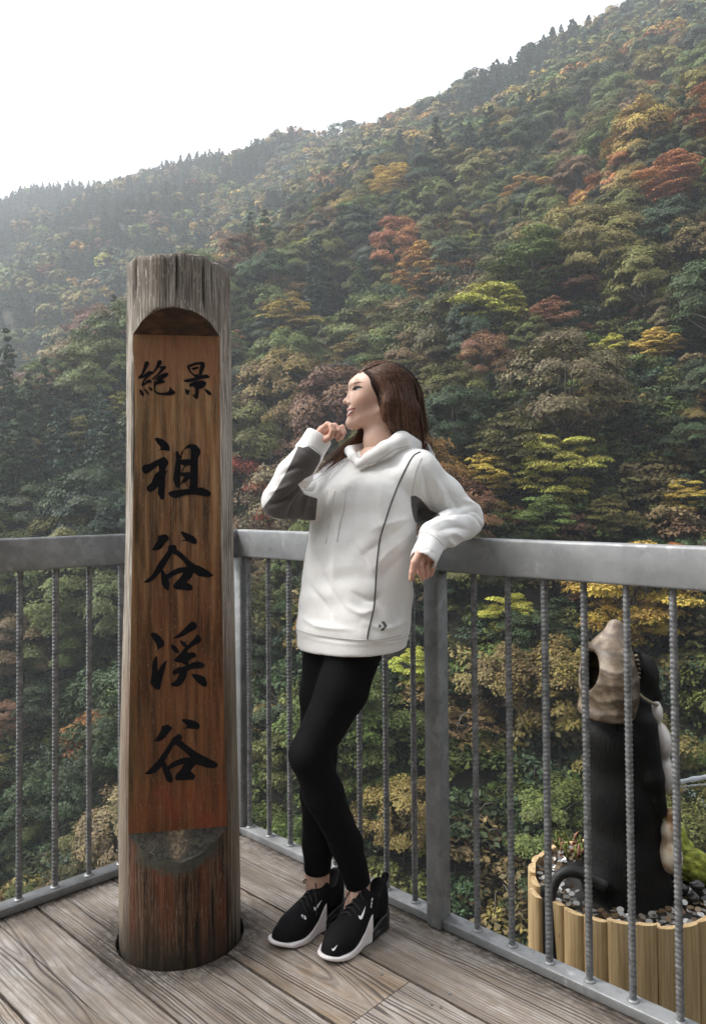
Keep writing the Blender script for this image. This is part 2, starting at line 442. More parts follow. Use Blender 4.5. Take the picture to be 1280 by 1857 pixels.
# ------------------------------------------------------------------ the carved log
def log_zones():
    t = NT('weathered_log_wood'); c = t.coord('Object')
    x, y, z = t.sep(c)
    gr = t.noise(t.mapv(c, (260, 260, 7)), 1.0, 6, 0.68)
    gr2 = t.noise(t.mapv(c, (70, 70, 1.6), (4, 4, 0)), 1.0, 5, 0.65)
    blot = t.noise(t.mapv(c, (16, 16, 4.0)), 1.0, 6, 0.65)
    fleck = t.noise(t.mapv(c, (170, 170, 30)), 1.0, 4, 0.65)
    grey = t.ramp(gr, [(0.36, (0.085, 0.068, 0.054)), (0.5, (0.30, 0.26, 0.215)), (0.62, (0.56, 0.51, 0.45))])
    brown = t.ramp(gr, [(0.38, (0.020, 0.011, 0.007)), (0.5, (0.080, 0.042, 0.023)), (0.62, (0.18, 0.115, 0.07))])
    red = t.rng(t.noise(t.mapv(c, (14, 14, 1.2), (7, 1, 3)), 1.0, 4, 0.6), 0.5, 0.62)
    brown = t.mix(t.math('MULTIPLY', red, 0.7), brown, t.mix(gr, (0.10, 0.026, 0.012), (0.17, 0.055, 0.024)))
    side = t.attr('side')                                      # 1 on the flanks, 0 at the front
    lowm = t.rng(t.math('ADD', z, t.math('MULTIPLY', t.math('SUBTRACT', blot, 0.5), 0.22)), 0.95, 0.62)
    front = t.rng(t.math('ADD', side, t.math('MULTIPLY', t.math('SUBTRACT', gr2, 0.5), 0.5)), 0.55, 0.85, 1.0, 0.12)
    col = t.mix(t.math('MULTIPLY', lowm, front), grey, brown)
    tan_ = t.mix(gr, (0.20, 0.15, 0.10), (0.44, 0.36, 0.265))
    col = t.mix(t.math('MULTIPLY', lowm, t.math('MULTIPLY', t.math('SUBTRACT', 1.0, front), 0.75)), col, tan_)
    # dark soot streaks from the top edge
    topm = t.rng(t.math('ADD', z, t.math('MULTIPLY', t.math('SUBTRACT', gr2, 0.5), 0.45)), 1.62, 1.80)
    col = t.mix(t.math('MULTIPLY', topm, t.rng(blot, 0.35, 0.6, 0.25, 0.8)), col, t.mix(gr, (0.055, 0.045, 0.036), (0.16, 0.135, 0.11)))
    col = t.mix(t.math('MULTIPLY', t.rng(fleck, 0.58, 0.64), t.rng(z, 0.9, 1.5, 0.15, 0.8)), col, (0.50, 0.47, 0.42))
    # lichen round the scoop
    scoop = t.attr('scoop')
    lich = t.rng(t.math('ADD', t.noise(c, 55, 5, 0.7), t.math('MULTIPLY', scoop, 0.95)), 0.75, 1.0)
    col = t.mix(lich, col, t.mix(t.noise(c, 160, 3), (0.028, 0.028, 0.022), (0.12, 0.115, 0.09)))
    # darker towards the foot
    foot = t.rng(t.math('ADD', z, t.math('MULTIPLY', t.math('SUBTRACT', blot, 0.5), 0.25)), 0.12, 0.0)
    col = t.mix(t.math('MULTIPLY', foot, 0.8), col, (0.022, 0.020, 0.013))
    crack = t.attr('crack')
    col = t.mix(t.rng(crack, 0.25, 0.8), col, (0.018, 0.014, 0.011))
    h = t.math('ADD', gr, t.math('MULTIPLY', gr2, 0.8))
    return t.out(Base_Color=col, Roughness=0.82, Normal=t.bump(h, 0.75, 0.006), Specular_IOR_Level=0.25)
def panel_wood():
    t = NT('stained_panel_wood'); c = t.coord('Object')
    x, y, z = t.sep(c)
    gr = t.noise(t.mapv(c, (330, 330, 10)), 1.0, 6, 0.7)
    gr2 = t.noise(t.mapv(c, (48, 48, 2.6), (2, 0, 0)), 1.0, 6, 0.68)
    blot = t.noise(t.mapv(c, (26, 26, 9)), 1.0, 6, 0.65)
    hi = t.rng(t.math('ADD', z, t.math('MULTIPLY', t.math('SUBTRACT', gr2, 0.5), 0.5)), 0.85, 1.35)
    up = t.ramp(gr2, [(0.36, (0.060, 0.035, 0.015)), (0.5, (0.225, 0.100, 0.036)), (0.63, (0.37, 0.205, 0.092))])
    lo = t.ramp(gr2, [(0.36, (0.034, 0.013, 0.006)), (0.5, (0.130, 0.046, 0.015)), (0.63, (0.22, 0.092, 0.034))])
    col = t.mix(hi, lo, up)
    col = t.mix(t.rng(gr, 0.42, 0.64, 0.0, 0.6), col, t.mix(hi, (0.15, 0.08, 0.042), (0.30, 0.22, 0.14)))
    # fresh orange stain in irregular strips near the top and the very bottom
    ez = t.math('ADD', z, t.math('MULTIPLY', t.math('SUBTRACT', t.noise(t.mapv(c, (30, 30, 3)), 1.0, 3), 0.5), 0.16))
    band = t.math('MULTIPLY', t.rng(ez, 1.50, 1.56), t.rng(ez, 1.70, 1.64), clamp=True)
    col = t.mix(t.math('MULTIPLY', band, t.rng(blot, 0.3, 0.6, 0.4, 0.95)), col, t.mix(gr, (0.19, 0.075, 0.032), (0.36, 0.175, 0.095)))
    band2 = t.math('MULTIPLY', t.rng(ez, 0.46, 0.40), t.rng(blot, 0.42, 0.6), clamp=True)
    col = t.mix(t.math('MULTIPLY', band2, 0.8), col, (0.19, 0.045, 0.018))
    gre = t.math('MULTIPLY', t.rng(x, -0.02, -0.12), t.rng(blot, 0.4, 0.65), clamp=True)
    col = t.mix(t.math('MULTIPLY', gre, 0.45), col, (0.13, 0.12, 0.05))
    stain = t.math('MULTIPLY', t.rng(t.noise(t.mapv(c, (34, 34, 3.5), (8, 3, 1)), 1.0, 5, 0.65), 0.52, 0.64), 0.65)
    col = t.mix(stain, col, (0.040, 0.022, 0.011))
    spk = t.rng(t.noise(t.mapv(c, (1, 1, 0.4)), 240, 3), 0.62, 0.68)
    col = t.mix(t.math('MULTIPLY', spk, 0.22), col, (0.40, 0.33, 0.24))
    return t.out(Base_Color=col, Roughness=0.75, Normal=t.bump(t.math('ADD', gr, gr2), 0.35, 0.003), Specular_IOR_Level=0.25)
def notch_wood():
    t = NT('notch_wood'); c = t.coord('Object')
    gr = t.noise(t.mapv(c, (25, 25, 60)), 1.0, 5, 0.6)
    col = t.ramp(gr, [(0.3, (0.022, 0.014, 0.010)), (0.55, (0.075, 0.036, 0.020)), (0.8, (0.17, 0.085, 0.05))])
    return t.out(Base_Color=col, Roughness=0.85, Normal=t.bump(gr, 0.6, 0.004))
def scoop_wood():
    t = NT('scoop_wood'); c = t.coord('Object')
    gr = t.noise(t.mapv(c, (120, 120, 30)), 1.0, 5, 0.65)
    l = t.noise(c, 70, 5, 0.7)
    e = t.attr('edge')
    col = t.ramp(gr, [(0.38, (0.045, 0.030, 0.018)), (0.62, (0.19, 0.145, 0.09))])
    col = t.mix(t.rng(t.math('ADD', l, t.math('MULTIPLY', e, 0.55)), 0.46, 0.68), col, t.ramp(l, [(0.42, (0.008, 0.007, 0.005)), (0.64, (0.052, 0.044, 0.030))]))
    return t.out(Base_Color=col, Roughness=0.9, Normal=t.bump(t.math('ADD', gr, l), 0.8, 0.006))

PIL_TOP = 1.872
Z_PT, Z_PB = 1.664, 0.327                    # top and bottom of the flat lettered face
FACE_ANG = math.atan2(-0.985, 0.165)
def pil_R(z): return np.interp(z, [-0.3, 0.0, 0.12, 0.35, 0.65, 1.1, 1.5, 1.9], [0.166, 0.1655, 0.1655, 0.1640, 0.1575, 0.1485, 0.1450, 0.1425])
def pil_p(z): return np.interp(z, [0.3, 1.7], [0.1010, 0.0815])
def pil_plane(z):
    p = pil_p(z)
    if z > Z_PT: p = pil_p(Z_PT)+(z-Z_PT)*0.98
    elif z < Z_PB: p = pil_p(Z_PB)+(Z_PB-z)*1.28
    return p
def build_pillar():
    zs = np.unique(np.concatenate([np.linspace(-0.35, 0.24, 34), np.linspace(0.24, Z_PB, 30), np.linspace(Z_PB, Z_PT, 90), np.linspace(Z_PT, 1.745, 40), np.linspace(1.745, PIL_TOP, 16)]))
    nf, ns = 40, 120
    th_j = np.linspace(0, 1, nf+1)
    r = np.random.default_rng(5)
    cracks = [(r.uniform(-2.6, 2.6), r.uniform(0.3, 1.2), r.uniform(0, 6), z0, z1) for z0, z1 in
              [(1.73, 1.9)]*10 + [(-0.3, r.uniform(0.15, 0.3)) for _ in range(9)] + [(r.uniform(-.2, 1), r.uniform(1.1, 1.9)) for _ in range(10)]]
    cracks += [(x, .5, 1, 1.70, 1.9) for x in (-0.16, 0.22, -0.55, 0.55, 0.75)] + [(x, .5, 1, -.3, .27) for x in (0.33, 0.52, -.35, .12)]
    V = []; side = []; scoop = []; edge = []; crk = []; zone = []
    for z in zs:
        Rz = float(pil_R(z)); p = pil_plane(z)
        tc = math.acos(min(p/Rz, 1.0)) if p < Rz else 0.0
        tc = max(tc, 0.02)
        th = np.concatenate([np.linspace(-tc, tc, nf+1), np.linspace(tc, 2*math.pi-tc, ns+1)[1:-1]])
        tw = (th+math.pi) % (2*math.pi)-math.pi
        wob = 0.0025*np.sin(3*tw+1+z*0.7)+0.0018*np.sin(7*tw+z*2.3)+0.0008*np.sin(19*tw+z*1.1)
        ck = np.zeros_like(th)
        for (a, w, ph, z0, z1) in cracks:
            m = np.clip(min((z-z0)/0.06, (z1-z)/0.06), 0, 1) if z0 < z < z1 else 0
            ck = np.maximum(ck, m*np.exp(-(((tw-a-0.010*math.sin(z*6+ph)))/0.011)**2))
        rr = np.full(len(th), Rz)+wob*min(1, max(0.15, 1))-0.006*ck
        pl = p/np.maximum(np.cos(th), 1e-3)
        inn = (np.cos(th) > 0.05) & (pl < rr)
        rr = np.where(inn, pl, rr)
        # round the very top edge
        if z > PIL_TOP-0.006: rr = rr-(z-(PIL_TOP-0.006))*0.7
        a = th+FACE_ANG
        zz = z + (0.004*np.sin(5*tw)+0.003*np.sin(13*tw) if z > PIL_TOP-0.02 else 0)
        V.append(np.stack([rr*np.cos(a)+0.006*np.clip((0.5-z)/0.5, 0, 1), rr*np.sin(a), np.full(len(th), z)+(zz-z)], 1))
        side.append(np.abs(np.sin(tw/2))*1.35)
        scoop.append(np.exp(-((z-0.30)/0.06)**2)*np.exp(-(tw/0.75)**2))
        edge.append(np.abs(np.clip(th/max(tc, .05), -1.2, 1.2))*np.ones_like(th))
        crk.append(ck*(~inn)); zone.append(inn)
    n = nf+ns; nz = len(zs)
    Fc = []; mi = []
    for i in range(nz-1):
        zm = (zs[i]+zs[i+1])/2
        for j in range(n):
            Fc.append((i*n+j, i*n+(j+1) % n, (i+1)*n+(j+1) % n, (i+1)*n+j))
            if j < nf and zone[i][min(j+1, nf-1)] and zone[i+1][j+1 if j+1 < nf else j]:
                mi.append(1 if Z_PB <= zm <= Z_PT else (2 if zm > Z_PT else 3))
            else: mi.append(0)
    Fc.append(tuple(range((nz-1)*n, nz*n))); mi.append(0)
    Vv = np.concatenate(V)
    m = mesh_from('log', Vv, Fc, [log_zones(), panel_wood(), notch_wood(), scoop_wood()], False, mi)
    sm = np.ones(len(Fc), bool); sm[-1] = False
    m.polygons.foreach_set('use_smooth', sm)
    for nme, arr in (('side', side), ('scoop', scoop), ('edge', edge), ('crack', crk)): fattr(m, nme, np.concatenate(arr))
    # keep the chisel edges crisp: split where the material changes
    bm = bmesh.new(); bm.from_mesh(m)
    es = [e for e in bm.edges if len(e.link_faces) == 2 and (e.link_faces[0].material_index != e.link_faces[1].material_index or e.link_faces[0].smooth != e.link_faces[1].smooth)]
    for e in es: e.smooth = False
    bm.to_mesh(m); bm.free()
    return m
pillar = empty('carved_log_pillar', (*PIL_XY, 0.0), label='tall upright log pillar with brush-painted characters on a carved flat face', cat='pillar')
pil_mesh = build_pillar()
pil_log = obj('log', pil_mesh, pillar); pil_log.matrix_parent_inverse = Matrix()
_bv = BVHTree.FromPolygons([Vector((v.co.x+PIL_XY[0], v.co.y+PIL_XY[1], v.co.z)) for v in pil_mesh.vertices], [tuple(p.vertices) for p in pil_mesh.polygons])
M_INK = plain('black_brush_paint', (0.006, 0.006, 0.008), 0.75, var=0.5, scale=90, Specular_IOR_Level=0.12)
def decal(name, polys, bv, mat, parent, off=0.0008, maxlen=0.012, step=0.00012, label=None):
    """Flat paint: outlines laid onto the surface below them as thin raised polygons."""
    vs, fs = [], []
    for k, poly in enumerate(polys):
        tri = geometry.tessellate_polygon([[Vector((x, y, 0)) for x, y in poly]])
        bm = bmesh.new(); bv_ = [bm.verts.new((x, y, 0)) for x, y in poly]
        for t_ in tri:
            try: bm.faces.new([bv_[i] for i in t_])
            except ValueError: pass
        for _ in range(3):
            es = [e for e in bm.edges if e.calc_length() > maxlen*640]
            if not es: break
            bmesh.ops.subdivide_edges(bm, edges=es, cuts=1); bmesh.ops.triangulate(bm, faces=[f for f in bm.faces if len(f.verts) > 3])
        bm.verts.index_update(); base = len(vs); ok = {}
        for v in bm.verts:
            d = Vector(ray(v.co.x, v.co.y)).normalized()
            h, nr, _, _ = bv.ray_cast(Vector(CAM), d)
            if h is None: continue
            ok[v.index] = len(vs); vs.append(h-d*(off+k*step))
        for f in bm.faces:
            if all(v.index in ok for v in f.verts):
                idx = [ok[v.index] for v in f.verts]
                fs.append(idx)
        bm.free()
    m = mesh_from(name, [tuple(v) for v in vs], fs, mat)
    return obj(name, m, parent, label=label)
def px(ox, oy, sc, polys): return [[(ox+x/sc, oy+y/sc) for x, y in p] for p in polys]
CHARS = [
 ('left small brush character', px(235, 640, 7.53, [
  [(212,118),(258,112),(272,150),(232,225),(190,300),(160,350),(125,350),(118,330),(165,280),(195,190)],
  [(120,330),(190,305),(255,248),(320,250),(345,268),(300,300),(240,345),(205,400),(215,430),(190,458),(160,440),(185,385),(215,330),(160,352),(125,350)],
  [(325,250),(360,190),(385,110),(415,95),(445,110),(440,150),(400,200),(350,262)],
  [(400,190),(470,175),(503,180),(498,210),(460,245),(420,290),(370,330),(320,370),(310,350),(380,290),(430,220)],
  [(400,310),(470,275),(525,270),(538,295),(510,325),(450,360),(490,385),(470,410),(400,425),(350,445),(345,420),(390,370),(350,380),(360,350)],
  [(340,380),(365,390),(360,450),(350,500),(375,535),(440,545),(520,535),(545,510),(550,455),(575,485),(628,535),(610,565),(560,578),(460,578),(380,565),(340,530),(330,460)],
  [(240,370),(290,362),(308,385),(300,405),(250,412),(210,440),(200,425)],
  [(195,475),(230,500),(270,555),(262,570),(240,555),(210,520)],
  [(262,455),(310,480),(318,510),(300,525),(270,490)],
  [(130,500),(165,505),(195,545),(203,575),(185,590),(155,570)]])),
 ('right small brush character', px(235, 640, 7.53, [
  [(785,165),(825,190),(835,240),(870,280),(900,300),(885,325),(850,290),(815,250),(790,205)],
  [(790,175),(830,155),(900,128),(1000,120),(1032,140),(1030,190),(1000,260),(985,300),(940,300),(955,230),(968,160),(900,165),(840,190)],
  [(850,205),(930,185),(955,200),(940,215),(880,235),(850,225)],
  [(880,300),(925,290),(950,305),(1000,300),(1060,292),(1105,330),(1060,345),(980,355),(880,390),(790,402),(745,390),(740,370),(800,355),(890,335)],
  [(815,440),(830,415),(900,385),(1000,375),(1050,400),(1045,440),(1000,480),(950,495),(945,560),(940,610),(915,635),(880,600),(860,570),(895,565),(895,480),(870,455),(830,465)],
  [(755,485),(790,500),(828,510),(815,555),(800,578),(770,555)],
  [(1020,485),(1060,500),(1105,530),(1122,565),(1105,582),(1075,570),(1045,535)]])),
 ('topmost large brush character', px(245, 780, 8, [
  [(283,122),(320,105),(400,130),(460,175),(500,230),(508,290),(490,303),(430,290),(370,290),(335,302),(375,270),(370,240),(320,185)],
  [(95,545),(130,505),(210,490),(300,440),(420,385),(465,420),(492,475),(455,540),(440,600),(480,580),(440,660),(440,760),(435,900),(430,985),(405,1012),(375,1005),(330,920),(340,820),(280,870),(220,905),(170,870),(175,820),(240,760),(290,640),(350,590),(345,530),(340,515),(260,575),(190,625),(150,635),(110,605)],
  [(590,310),(620,305),(645,350),(665,375),(685,400),(660,430),(665,600),(655,700),(660,790),(640,848),(600,830),(570,770),(555,700),(575,560),(595,440)],
  [(668,330),(720,260),(760,215),(830,198),(890,215),(935,265),(957,310),(945,350),(915,410),(912,600),(912,845),(790,860),(800,700),(805,500),(808,270),(770,262),(715,280),(690,350),(680,400),(665,380)],
  [(650,430),(720,422),(808,420),(808,510),(740,520),(690,600),(665,605),(720,520),(655,490)],
  [(655,615),(800,608),(805,690),(760,740),(700,760),(660,790),(690,720),(720,680),(655,660)],
  [(480,910),(540,880),(640,865),(790,848),(920,835),(970,832),(1060,870),(1105,905),(1100,950),(1050,962),(960,948),(860,932),(740,942),(660,965),(600,985),(540,975),(495,940)],
  [(705,740),(720,745),(795,830),(785,835)]])),
 ('second large brush character', px(245, 950, 8, [
  [(205,382),(250,370),(330,240),(335,170),(440,150),(485,175),(500,215),(480,245),(445,265),(400,340),(350,378),(300,385),(250,378)],
  [(655,118),(690,110),(780,145),(850,180),(895,225),(903,275),(885,293),(840,290),(775,255),(720,245),(645,262),(690,240),(735,225),(700,185)],
  [(478,325),(520,305),(580,305),(605,330),(605,370),(540,425),(500,500),(460,570),(420,640),(380,690),(340,740),(270,810),(200,852),(122,852),(180,800),(240,750),(290,670),(350,560),(420,470),(475,390),(485,350)],
  [(600,345),(605,370),(690,430),(780,520),(870,590),(960,620),(1060,680),(1143,745),(1090,775),(1000,770),(920,755),(860,710),(830,690),(750,640),(748,605),(690,530),(600,450),(540,425),(545,350)],
  [(375,680),(400,655),(430,700),(455,735),(560,670),(640,635),(760,620),(830,640),(850,720),(820,780),(740,850),(810,880),(837,915),(825,960),(780,968),(690,955),(580,948),(550,900),(590,850),(660,770),(705,705),(620,725),(530,770),(485,805),(505,880),(490,960),(470,965),(420,930),(390,870),(378,760)]])),
 ('third large brush character', px(255, 1115, 8.533, [
  [(155,290),(190,270),(250,285),(320,345),(370,420),(372,465),(330,505),(295,520),(270,560),(265,510),(240,440),(185,360)],
  [(240,635),(262,650),(265,800),(270,870),(330,770),(415,690),(390,800),(355,920),(325,1040),(310,1140),(280,1160),(220,1145),(165,1080),(155,1040),(175,920),(185,760),(215,680)],
  [(490,375),(560,320),(650,240),(740,150),(790,105),(840,108),(875,150),(878,190),(850,225),(760,270),(680,320),(590,360),(540,365)],
  [(470,470),(490,452),(560,500),(600,560),(580,600),(540,585),(490,535)],
  [(600,385),(650,410),(690,425),(740,385),(700,440),(720,475),(680,500),(640,470),(615,420)],
  [(855,315),(890,305),(930,345),(942,390),(920,425),(850,460),(770,510),(720,570),(740,590),(800,575),(850,595),(868,635),(850,655),(790,680),(745,720),(745,770),(700,860),(700,780),(640,740),(570,735),(515,705),(560,650),(640,570),(700,490),(790,410),(850,345)],
  [(490,890),(520,850),(580,820),(650,755),(600,810),(650,805),(740,770),(800,740),(880,720),(980,750),(1000,790),(960,820),(850,830),(770,845),(730,870),(710,950),(680,1020),(620,1090),(570,1112),(490,1105),(470,1075),(490,1045),(510,1050),(560,1000),(605,910),(560,915),(520,935)],
  [(780,915),(880,920),(1000,960),(1035,1060),(1015,1115),(960,1100),(900,1060),(830,990)]])),
 ('lowest large brush character', px(250, 1290, 8, [
  [(230,435),(290,360),(340,270),(350,215),(430,190),(480,215),(505,245),(460,300),(400,380),(350,420),(310,440)],
  [(635,130),(660,108),(740,115),(830,140),(890,180),(905,230),(880,258),(790,255),(720,248),(660,255),(720,215),(690,180)],
  [(540,365),(590,325),(640,350),(650,395),(620,412),(560,485),(525,490),(470,590),(400,710),(350,800),(270,880),(200,912),(100,912),(160,850),(240,770),(310,690),(400,560),(470,450),(500,390)],
  [(560,485),(620,415),(700,480),(850,590),(960,650),(1080,710),(1160,755),(1155,805),(1110,822),(1000,815),(910,785),(840,765),(760,720),(755,660),(690,590),(600,520)],
  [(355,780),(395,720),(430,800),(480,760),(560,710),(660,675),(760,665),(860,700),(850,765),(800,820),(765,865),(820,910),(835,940),(815,985),(760,995),(560,998),(540,965),(560,910),(630,840),(675,760),(600,780),(520,815),(465,845),(490,910),(515,985),(500,1030),(450,1030),(410,990),(370,880)]])),
]
for lab, polys in CHARS:
    decal('painted_character', polys, _bv, M_INK, pillar, label=lab)
# ------------------------------------------------------------------ the gorge
def ridge(pts, k):
    p = np.array(pts, float)
    out = []
    for a, b in zip(p[:-1], p[1:]):
        n = max(2, int(np.linalg.norm(b-a)/6)); out.append(a+(b-a)*np.linspace(0, 1, n, endpoint=False)[:, None])
    return np.vstack(out+[p[-1:]]), k
RIDGES = [
 ridge([(-420, 660, 215), (-251, 550, 212), (-77, 450, 200), (16, 385, 186), (107, 305, 190), (200, 260, 205), (330, 230, 215)], 0.80),       # far crest
 ridge([(75, 235, 112), (44, 186, 92), (30, 184, 86), (6, 172, 68), (-18, 150, 49), (-41, 130, 28), (-54, 112, 13), (-80, 100, -2), (-140, 95, -20)], 0.94),   # middle spur
 ridge([(150, 170, 120), (85, 130, 82), (52, 112, 55), (36, 101, 38), (25, 94, 29), (14, 80, 14), (9, 71, 7), (5, 60, -2), (3, 50, -13)], 0.98),         # near right spur
]
def terrain_z(x, y):
    x = np.asarray(x, float); y = np.asarray(y, float)
    z = np.full(x.shape, -60.0)
    for p, k in RIDGES:
        zz = np.full(x.shape, -1e9)
        for q in p: zz = np.maximum(zz, q[2]-k*np.sqrt((x-q[0])**2+(y-q[1])**2+9))
        z = np.maximum(z, zz)
    z = z + (vnoise(x, y, 45, 1)-0.5)*14*np.clip(y/200, 0.3, 1) + (vnoise(x, y, 17, 2)-0.5)*5
    # our own side of the gorge: the ground drops away right behind the railing
    near = -2.2 - np.maximum(0, (y-1.0)*1.9 + np.abs(x)*0.0)
    near = np.where(y < 1.0, -2.2+np.minimum(70, np.maximum(0, -3.5-y)*1.05), near)    # the wooded road bank rises behind the viewer
    return np.maximum(z, near)
def leaf_litter():
    t = NT('forest_floor'); c = t.coord('Object')
    n = t.noise(c, 0.6, 6, 0.7)
    return t.out(Base_Color=t.ramp(n, [(0.3, (0.010, 0.011, 0.006)), (0.6, (0.026, 0.026, 0.012)), (0.8, (0.045, 0.034, 0.018))]), Roughness=0.95, Normal=t.bump(n, 1.0, 0.6))
def build_terrain():
    ys = np.concatenate([np.linspace(-90, 0, 37)[:-1], np.linspace(0, 12, 13)[:-1], np.linspace(12, 130, 60)[:-1], np.linspace(130, 760, 110)])
    xs = np.concatenate([np.linspace(-560, -90, 60)[:-1], np.linspace(-90, 90, 91)[:-1], np.linspace(90, 420, 45)])
    X, Y = np.meshgrid(xs, ys); Z = terrain_z(X, Y)
    V = np.stack([X, Y, Z], -1).reshape(-1, 3); nx, ny = len(xs), len(ys)
    i, j = np.meshgrid(np.arange(ny-1), np.arange(nx-1), indexing='ij'); a = (i*nx+j).ravel()
    Fc = np.stack([a, a+1, a+nx+1, a+nx], 1)
    return mesh_from('terrain', V, Fc, leaf_litter(), True)
terrain = obj('terrain', build_terrain(), kind='structure')

# deck support: a concrete bank under the planks and under the planter
M_CONC = plain('rough_concrete', (0.22, 0.21, 0.19), 0.9, var=0.3, scale=6, bump=0.4)
pts = [ST(-3.5, -0.25), ST(3.5, -0.25), ST(3.5, -3.2), ST(-3.5, -3.2)]
pts = clip_poly([np.array(p) for p in pts], A_IN-nL*0.2, nL)
bm = bmesh.new(); f = bm.faces.new([bm.verts.new((*p, -0.046)) for p in pts])
g = bmesh.ops.extrude_face_region(bm, geom=[f]); bmesh.ops.translate(bm, verts=[e for e in g['geom'] if isinstance(e, bmesh.types.BMVert)], vec=(0, 0, -5.5))
bmesh.ops.recalc_face_normals(bm, faces=bm.faces)
obj('concrete_bank', bm_mesh('concrete_bank', bm, M_CONC), kind='structure')

# ------------------------------------------------------------------ leaves, bark
def leaf_mat():
    t = NT('autumn_leaves')
    tint = t.attr('tint', 'INSTANCER', 'Color')
    cl = t.attr('clump')                                   # per-clump hue shift baked with the leaves (leaf colour, not light)
    lf = t.attr('leafv')
    col = t.mix(t.rng(lf, 0, 1, 0.0, 1.0), t.mix(1.0, tint, (0.62, 0.66, 0.66), 'MULTIPLY'), t.mix(1.0, tint, (1.42, 1.36, 1.25), 'MULTIPLY'))
    hs = t.new('ShaderNodeHueSaturation'); t.put(hs.inputs['Hue'], t.rng(cl, 0, 1, 0.485, 0.515)); t.put(hs.inputs['Value'], t.rng(cl, 0, 1, 0.72, 1.32)); t.put(hs.inputs['Color'], col)
    t.out(Base_Color=hs.outputs[0], Roughness=0.6, Specular_IOR_Level=0.25)
    tr = t.new('ShaderNodeBsdfTranslucent'); t.l.new(hs.outputs[0], tr.inputs[0])
    mx = t.new('ShaderNodeMixShader'); mx.inputs[0].default_value = 0.18
    t.l.new(t.b.outputs[0], mx.inputs[1]); t.l.new(tr.outputs[0], mx.inputs[2])
    t.l.new(mx.outputs[0], t.n['Material Output'].inputs['Surface'])
    return t.m
M_LEAF = leaf_mat()
M_BARK = plain('tree_bark', (0.075, 0.062, 0.050), 0.9, var=0.4, scale=12, bump=0.5)

def leaf_cloud(centres, sizes, counts, lsize, r, flat=0.5, droop=0.0, mid=None):
    """Leaf sprays: small quads over each clump's upper shell."""
    cs = np.repeat(np.arange(len(centres)), counts); n = len(cs)
    d = r.normal(size=(n, 3)); d /= np.linalg.norm(d, axis=1)[:, None]
    d[:, 2] = np.where(d[:, 2] < -0.2, -d[:, 2]*0.6, d[:, 2])
    rad = r.uniform(0.35, 1.0, n)**0.55
    sz = sizes[cs]
    pos = centres[cs] + d*rad[:, None]*sz*np.array([1, 1, 1])
    pos[:, 2] -= droop*((d[:, 0]**2+d[:, 1]**2)*rad**2)*sz[:, 2]
    nrm = d*0.55 + np.array([0, 0, 0.65]) + r.normal(size=(n, 3))*0.42
    if mid is not None:                                     # leaves of a domed crown turn outwards
        o = pos-np.array([0, 0, mid]); o /= np.linalg.norm(o, axis=1)[:, None]+1e-9
        nrm = o*0.75 + d*0.45 + np.array([0, 0, 0.30]) + r.normal(size=(n, 3))*0.30
    nrm /= np.linalg.norm(nrm, axis=1)[:, None]
    a = np.cross(nrm, r.normal(size=(n, 3))); a /= np.linalg.norm(a, axis=1)[:, None]; b = np.cross(nrm, a)
    ls = lsize*r.uniform(0.6, 1.35, n)[:, None]
    la, lb = a*ls, b*ls*r.uniform(0.45, 0.8, n)[:, None]
    V = np.stack([pos-la, pos-lb*0.9+la*0.1, pos+la, pos+lb*0.9+la*0.1], 1).reshape(-1, 3)
    Fc = np.arange(4*n).reshape(-1, 4)
    lv = np.repeat(np.clip(r.normal(0.45, 0.25, n), 0, 1), 4); ch = r.random(len(centres)); cv = np.repeat(ch[cs], 4)
    return V, Fc, lv, cv
def crown_mesh(name, V, Fc, lv, cv):
    m = mesh_from(name, V, Fc, M_LEAF)
    fattr(m, 'leafv', lv); fattr(m, 'clump', cv)
    return m
def limbs_mesh(name, centres, h0, r, trunk_r, keep=14, top=None):
    mb = MB()
    top = top if top is not None else centres[:, 2].max()*0.92
    bend = r.normal(0, 0.25, 2)
    tp = spline([(0, 0, -2.0), (0, 0, 0), (bend[0], bend[1], h0), (bend[0]*1.6, bend[1]*1.6, (h0+top)/2), (bend[0]*1.4, bend[1]*1.4, top)], 9)
    mb.tube(tp, np.linspace(trunk_r, trunk_r*0.18, 9), 7)
    for c in centres[r.permutation(len(centres))[:keep]]:
        z = np.clip(c[2]*r.uniform(0.35, 0.75), h0*0.7, top); i = np.argmin(np.abs(tp[:, 2]-z)); s = tp[i]
        mid = (s+c)/2 + r.normal(0, 0.25, 3)+np.array([0, 0, 0.25])
        mb.tube(spline([s, mid, c], 6), np.linspace(trunk_r*0.42, 0.025, 6), 5)
    return mb.mesh(name, M_BARK, True)
def broadleaf(seed, W=4.0, Hh=7.0, nc=46, per=250, ls=0.12, flat=0.74, sparse=False):
    r = np.random.default_rng(seed)
    c = []
    while len(c) < nc:
        q = r.normal(size=3); q /= np.linalg.norm(q); q *= r.uniform(0.5, 1.0)**0.3
        if q[2] < -0.55: continue
        lob = 1+0.22*math.sin(3*math.atan2(q[1], q[0])+seed)+0.15*math.sin(5*math.atan2(q[1], q[0])+2*seed)
        c.append((q[0]*W*0.82*lob, q[1]*W*0.82*lob, Hh*0.58+q[2]*Hh*0.40))
    c = np.array(c)
    s = np.stack([r.uniform(0.7, 1.3, nc)]*2+[r.uniform(0.7, 1.3, nc)*flat], 1)*W/4
    cnt = (per*(s[:, 0]/(W/4))**2).astype(int)
    if sparse: cnt = (cnt*0.22).astype(int)
    V, Fc, lv, cv = leaf_cloud(c, s, cnt, ls, r, droop=0.35, mid=Hh*0.45)
    return crown_mesh('crown', V, Fc, lv, cv), limbs_mesh('trunk', c, Hh*0.25, r, 0.16, 26 if sparse else 12)
